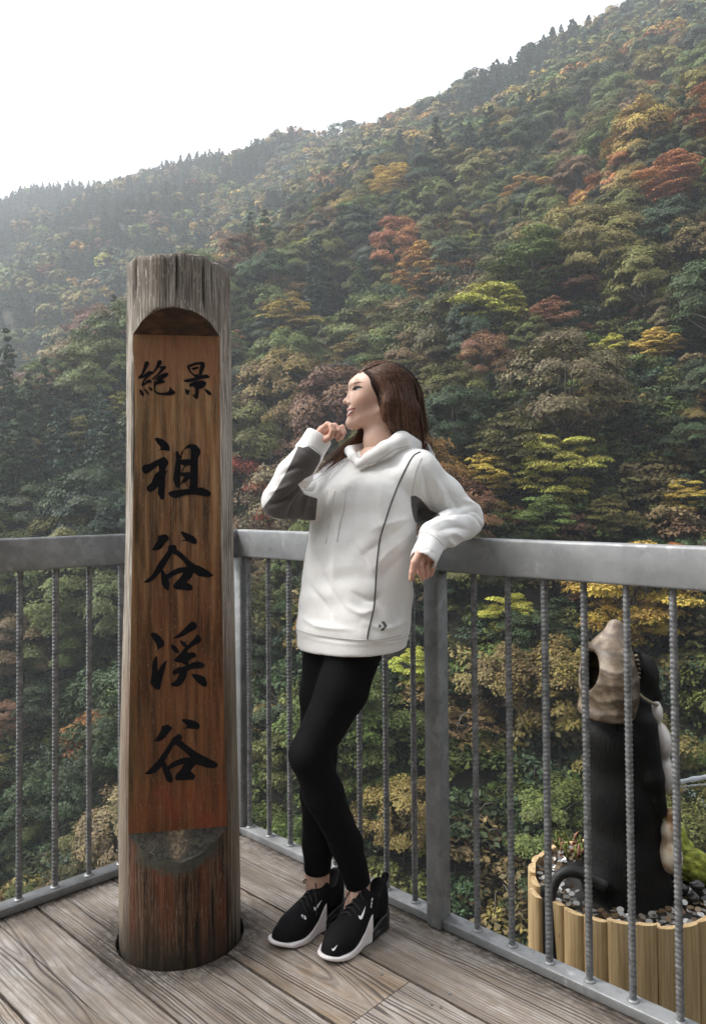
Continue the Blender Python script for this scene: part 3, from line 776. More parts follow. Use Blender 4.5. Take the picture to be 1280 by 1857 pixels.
def layered(seed, W=3.6, Hh=6.5, ls=0.105):
    """Maple-like: flat tiers of spray with dark gaps."""
    r = np.random.default_rng(seed); c = []; s = []
    for k in range(9):
        z = Hh*(0.28+0.72*k/8.5); w = W*math.sin(math.pi*min(0.97, 0.22+0.74*(1-k/9.0)))**0.8*(1.0 if k < 7 else 0.6)
        for _ in range(int(5+7*w/W)):
            a = r.uniform(0, 6.28); q = w*r.uniform(0.15, 1.0)**0.6
            c.append((q*math.cos(a), q*math.sin(a), z+r.normal(0, 0.22)-0.10*q)); e = r.uniform(0.55, 1.15)*W/3.6; s.append((e*1.15, e*1.15, 0.20))
    c = np.array(c); s = np.array(s)
    V, Fc, lv, cv = leaf_cloud(c, s, (175*(s[:, 0])**2).astype(int)+40, ls, r, droop=1.2)
    return crown_mesh('crown', V, Fc, lv, cv), limbs_mesh('trunk', c, Hh*0.2, r, 0.14, 20)
def conifer(seed, W=2.4, Hh=13.0, ls=0.22, tiers=17):
    r = np.random.default_rng(seed); c = []; s = []
    for k in range(tiers):
        f = k/(tiers-1); z = Hh*(0.16+0.82*f); w = W*(1-f)**0.75*r.uniform(0.8, 1.15)+0.12
        for j in range(max(3, int(11*(1-f)+2))):
            a = r.uniform(0, 6.28); q = w*r.uniform(0.45, 1.0)
            c.append((q*math.cos(a), q*math.sin(a), z-0.25*q+r.normal(0, 0.2))); e = 0.28+0.42*(1-f); s.append((e*1.2, e*1.2, e*0.55))
    c = np.array(c); s = np.array(s)
    V, Fc, lv, cv = leaf_cloud(c, s, np.full(len(c), 34), ls, r, droop=0.9)
    return crown_mesh('crown', V, Fc, lv, cv), limbs_mesh('trunk', c, Hh*0.1, r, 0.19, 6, top=Hh*0.99)
def shrub(seed, W=1.6, Hh=2.2, ls=0.13):
    r = np.random.default_rng(seed); nc = 14
    q = r.normal(size=(nc, 3)); q /= np.linalg.norm(q, axis=1)[:, None]; q[:, 2] = np.abs(q[:, 2])
    c = q*np.array([W, W, Hh*0.7])*0.7+np.array([0, 0, 0.2]); s = np.stack([r.uniform(0.5, 0.9, nc)]*2+[r.uniform(0.3, 0.5, nc)], 1)
    V, Fc, lv, cv = leaf_cloud(c, s, np.full(nc, 60), ls, r)
    return crown_mesh('crown', V, Fc, lv, cv), limbs_mesh('trunk', c, 0.3, r, 0.05, 8)
PROTO = {
 'broad': [broadleaf(11+i, W=[3.6, 4.0, 4.4, 3.2, 3.8][i], Hh=[7, 7.5, 8.2, 6.2, 8.0][i], nc=[44, 50, 56, 38, 48][i]) for i in range(5)],
 'layer': [layered(31+i, W=[3.4, 3.8, 3.0][i], Hh=[6.2, 7.0, 5.4][i]) for i in range(3)],
 'sparse': [broadleaf(51+i, W=3.6, Hh=7.6, nc=44, sparse=True) for i in range(2)],
 'conifer': [conifer(61+i, Hh=[12.5, 14][i]) for i in range(2)],
 'shrub': [shrub(71+i) for i in range(2)],
}
# simplified far versions (the stand on the far crest reads as one mass)
FAR = {
 'broad': [broadleaf(111+i, nc=34, per=26, ls=0.42) for i in range(3)],
 'conifer': [conifer(161+i, W=3.1, Hh=11.5, ls=0.46, tiers=11) for i in range(2)],
}
PAL = {   # leaf colours (linear base colour), name
 'deep green': (0.022, 0.034, 0.014), 'blue green': (0.024, 0.038, 0.024), 'olive': (0.060, 0.058, 0.018), 'moss green': (0.048, 0.062, 0.016),
 'khaki': (0.100, 0.080, 0.026), 'russet': (0.088, 0.045, 0.026), 'rust orange': (0.140, 0.060, 0.022), 'brown': (0.076, 0.054, 0.024),
 'amber': (0.155, 0.092, 0.024), 'lime yellow': (0.150, 0.150, 0.030), 'golden': (0.185, 0.130, 0.030), 'crimson': (0.140, 0.028, 0.018), 'pale tan': (0.090, 0.070, 0.036),
}
KEYS = list(PAL); LEAF_GAIN = 1.85
W_NEAR = np.array([17, 6, 22, 17, 17, 3.5, 2.4, 6, 4.5, 2.5, 2.6, 0.15, 3.0]); W_NEAR /= W_NEAR.sum()
W_FARB = np.array([13, 10, 18, 15, 16, 2.0, 0.9, 5, 3, 0.5, 1.5, 0.15, 4.0]); W_FARB /= W_FARB.sum()

W_UND = np.array([30, 12, 16, 20, 6, 2, 0.5, 8, 0.5, 0.5, 0.3, 0, 2.0]); W_UND /= W_UND.sum()
r = np.random.default_rng(23)
def project(x, y, z):
    q = np.stack([x, y, z], -1)-CAM; w = q@_fw
    return 640+FPX*(q@_rt)/w, PPY-FPX*(q@_up)/w, w
def scatter(x0, x1, y0, y1, sp, jit=0.45):
    gx, gy = np.meshgrid(np.arange(x0, x1, sp), np.arange(y0, y1, sp))
    x = gx.ravel()+r.uniform(-jit, jit, gx.size)*sp; y = gy.ravel()+r.uniform(-jit, jit, gy.size)*sp
    return x, y
def in_view(x, y, z, mx=260, my=260):
    u, v, w = project(x, y, z)
    return (w > 5) & (u > -mx) & (u < 1280+mx) & (v > -my-200) & (v < 1857+my*2)
# near and middle slopes
xN, yN = scatter(-130, 130, 24, 200, 4.6)
zN = terrain_z(xN, yN)
d3 = np.sqrt(xN**2+yN**2)
ok = in_view(xN, yN, zN+4, 420) & (zN < 118) & (yN > 26) & (zN > -57)
# hide those buried behind the spur in front of them: march the sight line
def visible(x, y, z):
    vis = np.ones(len(x), bool)
    for f in np.linspace(0.25, 0.96, 26): 
        vis &= terrain_z(x*f, y*f) < EYE+(z-EYE)*f+0.5
    return vis
ok &= visible(xN, yN, zN+6)
xN, yN, zN, d3 = xN[ok], yN[ok], zN[ok], d3[ok]
uN, vN, _ = project(xN, yN, zN+4)
order = np.argsort(d3)
NEAR_DOT = []           # (x, y, z, kind, idx, scale, rot, colour)
for i in range(len(xN)):
    patch = vnoise(xN[i:i+1], yN[i:i+1], 30, 9)[0]
    q = r.random()
    con = 0.05+0.55*(vnoise(xN[i:i+1], yN[i:i+1], 34, 5)[0] > 0.70)
    w = W_NEAR.copy()
    if patch > 0.55: w[[5, 6, 7, 8, 12]] *= 1.8                   # warmer stands
    elif patch < 0.4: w[[0, 1, 3]] *= 2.2
    if vN[i] > 930: w[[0, 3]] *= 2.4; w[1] *= 1.5; w[[4, 12]] *= 0.5; w[[8, 9, 10, 6]] *= 0.25
    col = KEYS[r.choice(len(KEYS), p=w/w.sum())]
    if 0.02 < xN[i]/yN[i] < 0.27 and 165 < yN[i] < 205 and zN[i] > 55: con, w = 0.35, w*np.array([4, 4, 2, 2, .6, .4, .3, .5, .4, .3, .3, .2, .4])   # the dark rounded spur
    col = KEYS[r.choice(len(KEYS), p=w/w.sum())]
    if q < con: kind, col = 'conifer', ('deep green' if r.random() < 0.6 else 'blue green')
    elif col in ('lime yellow', 'golden', 'rust orange', 'crimson', 'amber'): kind = 'layer' if r.random() < 0.65 else 'broad'
    elif col == 'pale tan' or (col == 'brown' and r.random() < 0.5): kind = 'sparse' if r.random() < 0.6 else 'broad'
    else: kind = 'broad' if r.random() < 0.72 else 'layer'
    sc = float(np.clip(np.exp(r.normal(0.02, 0.27)), 0.6, 1.65))*(0.74 if d3[i] < 62 else (0.95 if d3[i] < 90 else 1.15))
    NEAR_DOT.append([xN[i], yN[i], zN[i], kind, int(r.integers(len(PROTO[kind]))), sc*(0.8 if kind == 'conifer' else 1), r.uniform(0, 6.28), col])
# trees the photograph makes plain: (u, v of the crown's middle, depth, kind, colour, scale)
FEATURE = [
 (1005, 862, 62, 'layer', 'lime yellow', 1.05), (880, 858, 66, 'layer', 'golden', 0.75), (1060, 372, 108, 'broad', 'amber', 1.0), (1225, 318, 106, 'layer', 'rust orange', 1.35),
 (1165, 505, 88, 'broad', 'olive', 1.35), (845, 358, 150, 'layer', 'crimson', 0.7), (1085, 735, 70, 'layer', 'amber', 0.8), (165, 690, 104, 'layer', 'golden', 0.75),
 (165, 1325, 56, 'layer', 'rust orange', 0.95), (1110, 630, 78, 'layer', 'lime yellow', 0.6), (1190, 625, 80, 'layer', 'golden', 0.7), (885, 755, 66, 'conifer', 'deep green', 0.55),
 (480, 440, 142, 'conifer', 'deep green', 1.15), (430, 420, 146, 'broad', 'khaki', 1.2), (550, 452, 138, 'broad', 'lime yellow', 0.7), (1230, 1000, 50, 'layer', 'rust orange', 0.5), (1240, 535, 84, 'layer', 'lime yellow', 0.55),
 (1040, 500, 92, 'broad', 'russet', 1.0), (1000, 575, 84, 'layer', 'russet', 0.9), (880, 655, 74, 'broad', 'russet', 0.9), (985, 950, 52, 'layer', 'moss green', 0.7), (920, 1120, 46, 'layer', 'lime yellow', 0.55), (755, 1210, 48, 'layer', 'lime yellow', 0.5),
 (730, 1480, 44, 'broad', 'khaki', 0.6), (920, 1250, 44, 'broad', 'brown', 0.75), (1230, 560, 83, 'broad', 'pale tan', 0.8), (110, 640, 118, 'broad', 'khaki', 1.0), (40, 650, 114, 'broad', 'khaki', 0.9),
 (20, 1310, 58, 'broad', 'russet', 0.6), (640, 470, 132, 'layer', 'amber', 0.7), (620, 380, 148, 'layer', 'rust orange', 0.6), (1130, 240, 190, 'broad', 'crimson', 0.8), (960, 190, 182, 'broad', 'deep green', 1.2),
 (1240, 900, 54, 'layer', 'golden', 0.5), (600, 715, 92, 'layer', 'amber', 0.7), (150, 650, 108, 'layer', 'rust orange', 0.6), (290, 405, 210, 'broad', 'russet', 1.2), (90, 490, 200, 'broad', 'russet', 1.2),
]
feat = []
for (u, v, y0, kind, col, sc) in FEATURE:
    # slide along the sight line to where the crown rests on the slope
    ys = np.linspace(26, 420, 900); d = ray(u, v); xs = d[0]/d[1]*ys; zz = CAM[2]+d[2]/d[1]*ys
    hgt = {'broad': 4.4, 'layer': 3.8, 'conifer': 6.5, 'sparse': 4.4}[kind]*sc
    below = terrain_z(xs, ys) > zz-hgt
    i = int(np.argmax(below)) if below.any() else int(np.argmin(np.abs(ys-y0)))
    feat.append([xs[i], ys[i], float(terrain_z(xs[i:i+1], ys[i:i+1])[0]), kind, int(r.integers(len(PROTO[kind]))), sc, r.uniform(0, 6.28), col])
fx = np.array([[f[0], f[1]] for f in feat])
def clear_of_feature(t):
    dd = np.hypot(fx[:, 0]-t[0], fx[:, 1]-t[1])
    # keep features clear, in front too (a taller tree just downhill would hide them)
    for f, q in zip(feat, dd):
        if q < 2.6*f[5]+0.6: return False
        if q < 8.0 and t[1] < f[1] and abs(t[0]-f[0]*t[1]/f[1]) < 2.8*f[5]: return False
    return True
NEAR_DOT = [t for t in NEAR_DOT if clear_of_feature(t)]
TREES = feat+sorted(NEAR_DOT, key=lambda t: math.hypot(t[0], t[1]))
N_IND = 300
KIND_NAME = {'broad': 'broadleaf_tree', 'layer': 'maple_tree', 'sparse': 'bare_branched_tree', 'conifer': 'conifer_tree'}
KIND_TXT = {'broad': 'rounded broadleaf tree', 'layer': 'tiered maple-like tree', 'sparse': 'thin bare-branched tree', 'conifer': 'pointed conifer'}
def where_txt(u, v):
    if v > 985:
        if u < 225: a = 'through railing left of pillar'
        elif u < 440: a = 'behind the pillar foot'
        elif u < 560: a = 'through railing between pillar and woman'
        elif u < 690: a = "behind the woman's legs"
        elif u < 800: a = 'between woman and railing post'
        elif u < 1040: a = 'through railing right of post'
        else: a = 'behind the statue'
        return a + (', high' if v < 1200 else (', low' if v > 1480 else ', midway'))
    if u < 225: a = 'left of the pillar'
    elif u < 440: a = 'behind the pillar'
    elif u < 620: a = "between pillar and woman's face"
    elif u < 780: a = "behind woman's head"
    elif u < 1000: a = "right of woman's head"
    else: a = 'at far right'
    return a + (', above rail' if v > 840 else (', head height' if v > 640 else (', above head height' if v > 430 else ', high uphill')))
kids = {}
def add_tree(t):
    x, y, z, kind, idx, sc, rot, col = t[:8]
    e = empty(KIND_NAME[kind], (x, y, z-0.3), label=t[8], cat='tree', group='trees on the opposite slope')
    e.rotation_euler.z = rot; e.scale = (sc, sc, sc)
    cm, tm = PROTO[kind][idx]
    a = bpy.data.objects.new('crown', cm); a.parent = e; COL.objects.link(a)
    b = bpy.data.objects.new('trunk', tm); b.parent = e; COL.objects.link(b)
    k = r.uniform(0.82, 1.2)*LEAF_GAIN*(1.35 if any(t is f for f in feat) else 1.0)
    c = PAL[col]; a['tint'] = [c[0]*k*r.uniform(0.92, 1.08), c[1]*k, c[2]*k*r.uniform(0.85, 1.15), 1.0]
ORD = ['first', 'second', 'third', 'fourth', 'fifth', 'sixth', 'seventh', 'eighth', 'ninth', 'tenth', 'eleventh', 'twelfth']
alike = {}
for t in TREES[:N_IND]:
    u, v, _ = project(np.array([t[0]]), np.array([t[1]]), np.array([t[2]+4*t[5]]))
    t.append(f'{t[7]} {KIND_TXT[t[3]]} {where_txt(u[0], v[0])}'); t.append(u[0]); alike.setdefault(t[8], []).append(t)
for lab, ts in alike.items():
    if len(ts) > 1:
        for k, t in enumerate(sorted(ts, key=lambda q: q[9])): t[8] = f'{lab}, {ORD[k]} from left'
for t in TREES[:N_IND]: add_tree(t)
rest = TREES[N_IND:]

# the remaining forest: one mass, instanced with geometry nodes
def forest_mass(name, label, items, protos, understory=False):
    coll = bpy.data.collections.new(name+'_kinds')             # not linked to the scene
    names = []
    lut = {}
    for kind, lst in protos.items():
        for j, (cm, tm) in enumerate(lst):
            mb = bmesh.new(); mb.from_mesh(cm); n0 = len(mb.faces)
            lay = mb.faces.layers.int.new('x'); mb.from_mesh(tm)
            mm = bpy.data.meshes.new('kind'); mb.to_mesh(mm); mb.free()
            mm.materials.append(M_LEAF); mm.materials.append(M_BARK)
            idx = np.zeros(len(mm.polygons), np.int32); idx[n0:] = 1; mm.polygons.foreach_set('material_index', idx)
            nm = f'kind_{len(names):02d}'; o = bpy.data.objects.new(nm, mm); coll.objects.link(o); lut[(kind, j)] = len(names); names.append(nm)
    n = len(items)
    me = bpy.data.meshes.new(name); me.from_pydata([(t[0], t[1], t[2]-0.3) for t in items], [], [])
    a = me.attributes.new('pick', 'INT', 'POINT'); a.data.foreach_set('value', [lut[(t[3], t[4])] for t in items])
    a = me.attributes.new('turn', 'FLOAT', 'POINT'); a.data.foreach_set('value', [t[6] for t in items])
    a = me.attributes.new('size', 'FLOAT', 'POINT'); a.data.foreach_set('value', [t[5] for t in items])
    a = me.attributes.new('tint', 'FLOAT_COLOR', 'POINT')
    cols = np.ones((n, 4), np.float32)
    for i, t in enumerate(items):
        k = r.uniform(0.75, 1.25)*LEAF_GAIN*(1.3 if name == 'far_forest' else 1.12); c = PAL[t[7]]; cols[i, :3] = np.array(c)*k*r.uniform(0.92, 1.08, 3)
    a.data.foreach_set('color', cols.ravel())
    o = obj(name, me, label=label, kind='stuff')
    ng = bpy.data.node_groups.new(name, 'GeometryNodeTree')
    ng.interface.new_socket('Geometry', in_out='INPUT', socket_type='NodeSocketGeometry'); ng.interface.new_socket('Geometry', in_out='OUTPUT', socket_type='NodeSocketGeometry')
    N, L = ng.nodes, ng.links
    gi, go = N.new('NodeGroupInput'), N.new('NodeGroupOutput')
    iop = N.new('GeometryNodeInstanceOnPoints'); ci = N.new('GeometryNodeCollectionInfo'); ci.inputs[0].default_value = coll; ci.inputs['Separate Children'].default_value = True; ci.inputs['Reset Children'].default_value = True
    def na(nm, ty):
        x = N.new('GeometryNodeInputNamedAttribute'); x.data_type = ty; x.inputs[0].default_value = nm; return x.outputs['Attribute']
    iop.inputs['Pick Instance'].default_value = True
    L.new(gi.outputs[0], iop.inputs['Points']); L.new(ci.outputs[0], iop.inputs['Instance']); L.new(na('pick', 'INT'), iop.inputs['Instance Index'])
    cx = N.new('ShaderNodeCombineXYZ'); L.new(na('turn', 'FLOAT'), cx.inputs[2]); L.new(cx.outputs[0], iop.inputs['Rotation'])
    L.new(na('size', 'FLOAT'), iop.inputs['Scale'])
    L.new(iop.outputs[0], go.inputs[0])
    md = o.modifiers.new('scatter', 'NODES'); md.node_group = ng
    return o
forest_mass('forest', 'mixed autumn forest covering the middle slopes behind the nearest trees', rest, PROTO)
# undergrowth between the trunks
xs, ys = scatter(-90, 90, 22, 130, 1.9); zs = terrain_z(xs, ys)
ok = in_view(xs, ys, zs, 260, 160) & (ys > 24) & (zs > -57); ok &= visible(xs, ys, zs+3)
und = [[x, y, z+0.2, 'shrub', int(r.integers(2)), r.uniform(0.8, 1.7), r.uniform(0, 6.28), KEYS[r.choice(len(KEYS), p=W_UND)]] for x, y, z in zip(xs[ok], ys[ok], zs[ok])]
forest_mass('undergrowth', 'leafy undergrowth between the tree trunks on the slope', und, {'shrub': PROTO['shrub']})
# far crest
xs, ys = scatter(-480, 360, 130, 700, 5.2); zs = terrain_z(xs, ys)
ok = in_view(xs, ys, zs+6, 420, 120) & ((ys > 200) | (zs >= 118)); ok &= visible(xs, ys, zs+9)
far = []
for x, y, z in zip(xs[ok], ys[ok], zs[ok]):
    pc = vnoise(np.array([x]), np.array([y]), 70, 12)[0]*0.7+vnoise(np.array([x]), np.array([y]), 26, 14)[0]*0.3
    leftness = np.clip((-x+60)/260, 0, 1)
    if r.random() < np.clip((pc-0.46+0.30*leftness)*4.0, 0.05, 0.96): far.append([x, y, z, 'conifer', int(r.integers(2)), r.uniform(0.6, 1.0), r.uniform(0, 6.28), 'deep green' if r.random() < 0.5 else 'blue green'])
    else: far.append([x, y, z, 'broad', int(r.integers(3)), r.uniform(0.85, 1.45), r.uniform(0, 6.28), KEYS[r.choice(len(KEYS), p=W_FARB)]])
forest_mass('far_forest', 'hazy conifers and autumn trees on the far mountain crest', far, FAR)
print('TREES', len(TREES), len(rest), len(und), len(far))

# ------------------------------------------------------------------ the air
def air():
    m = bpy.data.materials.new('valley_haze'); m.use_nodes = True; nt = m.node_tree; nt.nodes.clear()
    pv = nt.nodes.new('ShaderNodeVolumePrincipled'); pv.inputs['Color'].default_value = (0.90, 0.95, 1.0, 1); pv.inputs['Density'].default_value = 0.0007; pv.inputs['Anisotropy'].default_value = 0.3
    o = nt.nodes.new('ShaderNodeOutputMaterial'); nt.links.new(pv.outputs[0], o.inputs['Volume']); return m
hb = box_bm((-60, 350, 95), (1100, 900, 340))
haze = obj('haze', bm_mesh('haze', hb, air()), kind='stuff', label='pale autumn mist filling the gorge')
# ------------------------------------------------------------------ signed-distance modelling
def surface_nets(vol, org, h):
    s = vol < 0
    nx, ny, nz = vol.shape
    cnt = np.zeros((nx-1, ny-1, nz-1), np.float32); acc = np.zeros((nx-1, ny-1, nz-1, 3), np.float32)
    c = [(i, j, k) for i in (0, 1) for j in (0, 1) for k in (0, 1)]
    sl = lambda o: (slice(o[0], nx-1+o[0]), slice(o[1], ny-1+o[1]), slice(o[2], nz-1+o[2]))
    tot = sum(s[sl(o)].astype(np.int8) for o in c); act = (tot > 0) & (tot < 8)
    I = np.argwhere(act); 
    if len(I) == 0: return np.zeros((0, 3)), np.zeros((0, 4), int)
    g = lambda o: vol[I[:, 0]+o[0], I[:, 1]+o[1], I[:, 2]+o[2]]
    pos = np.zeros((len(I), 3)); n = np.zeros(len(I))
    for a in c:
        for ax in range(3):
            if a[ax] == 0:
                b = list(a); b[ax] = 1; va, vb = g(a), g(b); m = (va < 0) != (vb < 0)
                t = np.where(m, va/np.where(m, va-vb, 1), 0); p = np.tile(np.array(a, float), (len(I), 1)); p[:, ax] += t
                pos += p*m[:, None]; n += m
    V = org + h*(I+pos/n[:, None])
    idx = -np.ones(act.shape, np.int64); idx[act] = np.arange(len(I))
    Q = []
    for ax in range(3):
        o1, o2 = [(1, 2), (2, 0), (0, 1)][ax]
        a = s[tuple(slice(0, -1) if k == ax else slice(1, -1) for k in range(3))]; b = s[tuple(slice(1, None) if k == ax else slice(1, -1) for k in range(3))]
        for flip, m in ((0, a & ~b), (1, ~a & b)):
            e = np.argwhere(m)
            e[:, [k for k in range(3) if k != ax]] += 1
            def cell(d1, d2):
                q = e.copy(); q[:, o1] -= d1; q[:, o2] -= d2; return idx[q[:, 0], q[:, 1], q[:, 2]]
            f = np.stack([cell(0, 0), cell(1, 0), cell(1, 1), cell(0, 1)], 1)
            Q.append(f[:, ::-1] if flip else f)
    return V, np.concatenate(Q)
def sdf_mesh(fn, lo, hi, h):
    lo, hi = np.array(lo, float), np.array(hi, float)
    n = np.ceil((hi-lo)/h).astype(int)+1
    g = np.stack(np.meshgrid(*[lo[i]+h*np.arange(n[i]) for i in range(3)], indexing='ij'), -1).astype(np.float32)
    return surface_nets(fn(g), lo, h)
def cone(p, a, b, ra, rb):
    a = np.asarray(a, np.float32); b = np.asarray(b, np.float32); ba = b-a
    t = np.clip(((p-a)@ba)/max(float(ba@ba), 1e-12), 0, 1)
    return np.linalg.norm(p-a-t[..., None]*ba, axis=-1)-(ra+(rb-ra)*t)
def ell(p, c, r, M=None):
    q = p-np.asarray(c, np.float32)
    if M is not None: q = q@np.asarray(M, np.float32)
    r = np.asarray(r, np.float32); k0 = np.linalg.norm(q/r, axis=-1); k1 = np.linalg.norm(q/(r*r), axis=-1)+1e-9
    return k0*(k0-1)/k1
def smin(a, b, k):
    h = np.clip(0.5+0.5*(b-a)/k, 0, 1); return b*(1-h)+a*h-k*h*(1-h)
def smax(a, b, k): return -smin(-a, -b, k)
def chain(p, pts, k=0.01):
    """Round cones through (point, radius) pairs."""
    d = None
    for (a, ra), (b, rb) in zip(pts[:-1], pts[1:]):
        q = cone(p, a, b, ra, rb); d = q if d is None else smin(d, q, k)
    return d
def poly_sd(q, poly):
    """Signed distance (negative inside) of 2-D points to a polygon."""
    poly = np.asarray(poly, float); d = np.full(len(q), 1e9); ins = np.zeros(len(q), bool)
    for a, b in zip(poly, np.roll(poly, -1, 0)):
        e = b-a; w = q-a; t = np.clip((w@e)/(e@e), 0, 1); d = np.minimum(d, np.linalg.norm(w-t[:, None]*e, axis=1))
        c = ((a[1] > q[:, 1]) != (b[1] > q[:, 1])) & (q[:, 0] < (b[0]-a[0])*(q[:, 1]-a[1])/(b[1]-a[1]+1e-12)+a[0])
        ins ^= c
    return np.where(ins, -d, d)
def to_px(V):
    q = np.asarray(V)-CAM; w = q@_fw; return np.stack([640+FPX*(q@_rt)/w, PPY-FPX*(q@_up)/w], 1)
def vnormals(V, Q):
    V = np.asarray(V); fn = np.cross(V[Q[:, 2]]-V[Q[:, 0]], V[Q[:, 3]]-V[Q[:, 1]]); N = np.zeros_like(V)
    for k in range(4): np.add.at(N, Q[:, k], fn)
    return N/(np.linalg.norm(N, axis=1)[:, None]+1e-12)
def smooth_mesh(V, Q, it, lam=0.5):
    E = np.concatenate([Q[:, [0, 1]], Q[:, [1, 2]], Q[:, [2, 3]], Q[:, [3, 0]]]); E = np.concatenate([E, E[:, ::-1]])
    deg = np.bincount(E[:, 0], minlength=len(V))[:, None]
    for _ in range(it):
        S = np.zeros_like(V)
        for a in range(3): S[:, a] = np.bincount(E[:, 0], V[E[:, 1], a], minlength=len(V))
        V = V+lam*(S/np.maximum(deg, 1)-V)
    return V

# ------------------------------------------------------------------ materials of the figure
def skin_mat():
    t = NT('skin'); c = t.coord()
    n = t.noise(c, 60, 4); 
    base = t.mix(n, (0.58, 0.375, 0.285), (0.66, 0.44, 0.345))
    base = t.mix(t.math('MULTIPLY', t.attr('blush'), 0.55), base, (0.60, 0.24, 0.18))
    return t.out(Base_Color=base, Roughness=0.48, Subsurface_Weight=0.18, Subsurface_Radius=(0.012, 0.005, 0.003), Subsurface_Scale=0.6, Normal=t.bump(t.noise(c, 900, 2), 0.08, 0.0006), Specular_IOR_Level=0.4)
def cotton(name):
    t = NT(name); c = t.coord()
    n = t.noise(c, 35, 5, 0.6); f = t.noise(c, 900, 2, 0.5)
    base = t.mix(n, (0.79, 0.78, 0.76), (0.85, 0.845, 0.83))
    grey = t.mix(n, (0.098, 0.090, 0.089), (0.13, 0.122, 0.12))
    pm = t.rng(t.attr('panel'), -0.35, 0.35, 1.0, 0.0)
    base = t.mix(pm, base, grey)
    rib = t.math('MULTIPLY', t.math('SINE', t.math('MULTIPLY', t.attr('around'), 900.0)), t.attr('rib'))
    h = t.math('ADD', t.math('ADD', t.math('MULTIPLY', n, 1.3), t.math('MULTIPLY', f, 0.22)), t.math('MULTIPLY', rib, 0.09))
    return t.out(Base_Color=base, Roughness=0.92, Sheen_Weight=0.15, Sheen_Roughness=0.5, Normal=t.bump(h, 0.35, 0.0035), Specular_IOR_Level=0.15)
M_SKIN = skin_mat()
M_COTTON = cotton('hoodie_cotton')
M_BLACKFAB = plain('legging_fabric', (0.0032, 0.0033, 0.0042), 0.8, var=0.2, scale=300, Specular_IOR_Level=0.15)
def hair_mat():
    t = NT('brown_hair'); r_ = t.attr('strand'); c = t.coord()
    n = t.noise(c, 90, 3)
    col = t.ramp(t.math('ADD', t.math('MULTIPLY', r_, 0.7), t.math('MULTIPLY', n, 0.3)), [(0.12, (0.010, 0.005, 0.0035)), (0.4, (0.050, 0.022, 0.013)), (0.65, (0.13, 0.060, 0.035)), (0.9, (0.28, 0.15, 0.090))])
    return t.out(Base_Color=col, Roughness=0.5, Specular_IOR_Level=0.35, Anisotropic=0.4)
M_HAIR = hair_mat()
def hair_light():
    t = NT('orange_brown_hair'); r_ = t.attr('strand')  # lighter orange-brown tone of the lock over the far shoulder
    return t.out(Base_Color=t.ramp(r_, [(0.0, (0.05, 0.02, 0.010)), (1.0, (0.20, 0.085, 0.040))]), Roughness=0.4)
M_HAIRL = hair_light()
M_PIPE = plain('grey_piping', (0.075, 0.072, 0.075), 0.7)
M_LOGO = plain('grey_print', (0.105, 0.10, 0.10), 0.7)
M_LIP = plain('lips', (0.30, 0.075, 0.065), 0.4)
M_LIP2 = plain('lower_lip', (0.42, 0.15, 0.125), 0.38)
M_TEETH = plain('teeth', (0.75, 0.72, 0.68), 0.3)
M_LASH = plain('lashes', (0.016, 0.010, 0.008), 0.6)
M_BROW = plain('eyebrow', (0.13, 0.07, 0.045), 0.8)
M_NOST = plain('nostril', (0.12, 0.042, 0.032), 0.7)
M_EYE = plain('eye_white', (0.55, 0.50, 0.47), 0.25)

S0 = 2.15/FPX                                                   # metres per photo pixel at the figure
YH = 2.15
def HW(u, v, w=0.0): return P(u, v, YH)+np.array([0, -w*S0, 0])

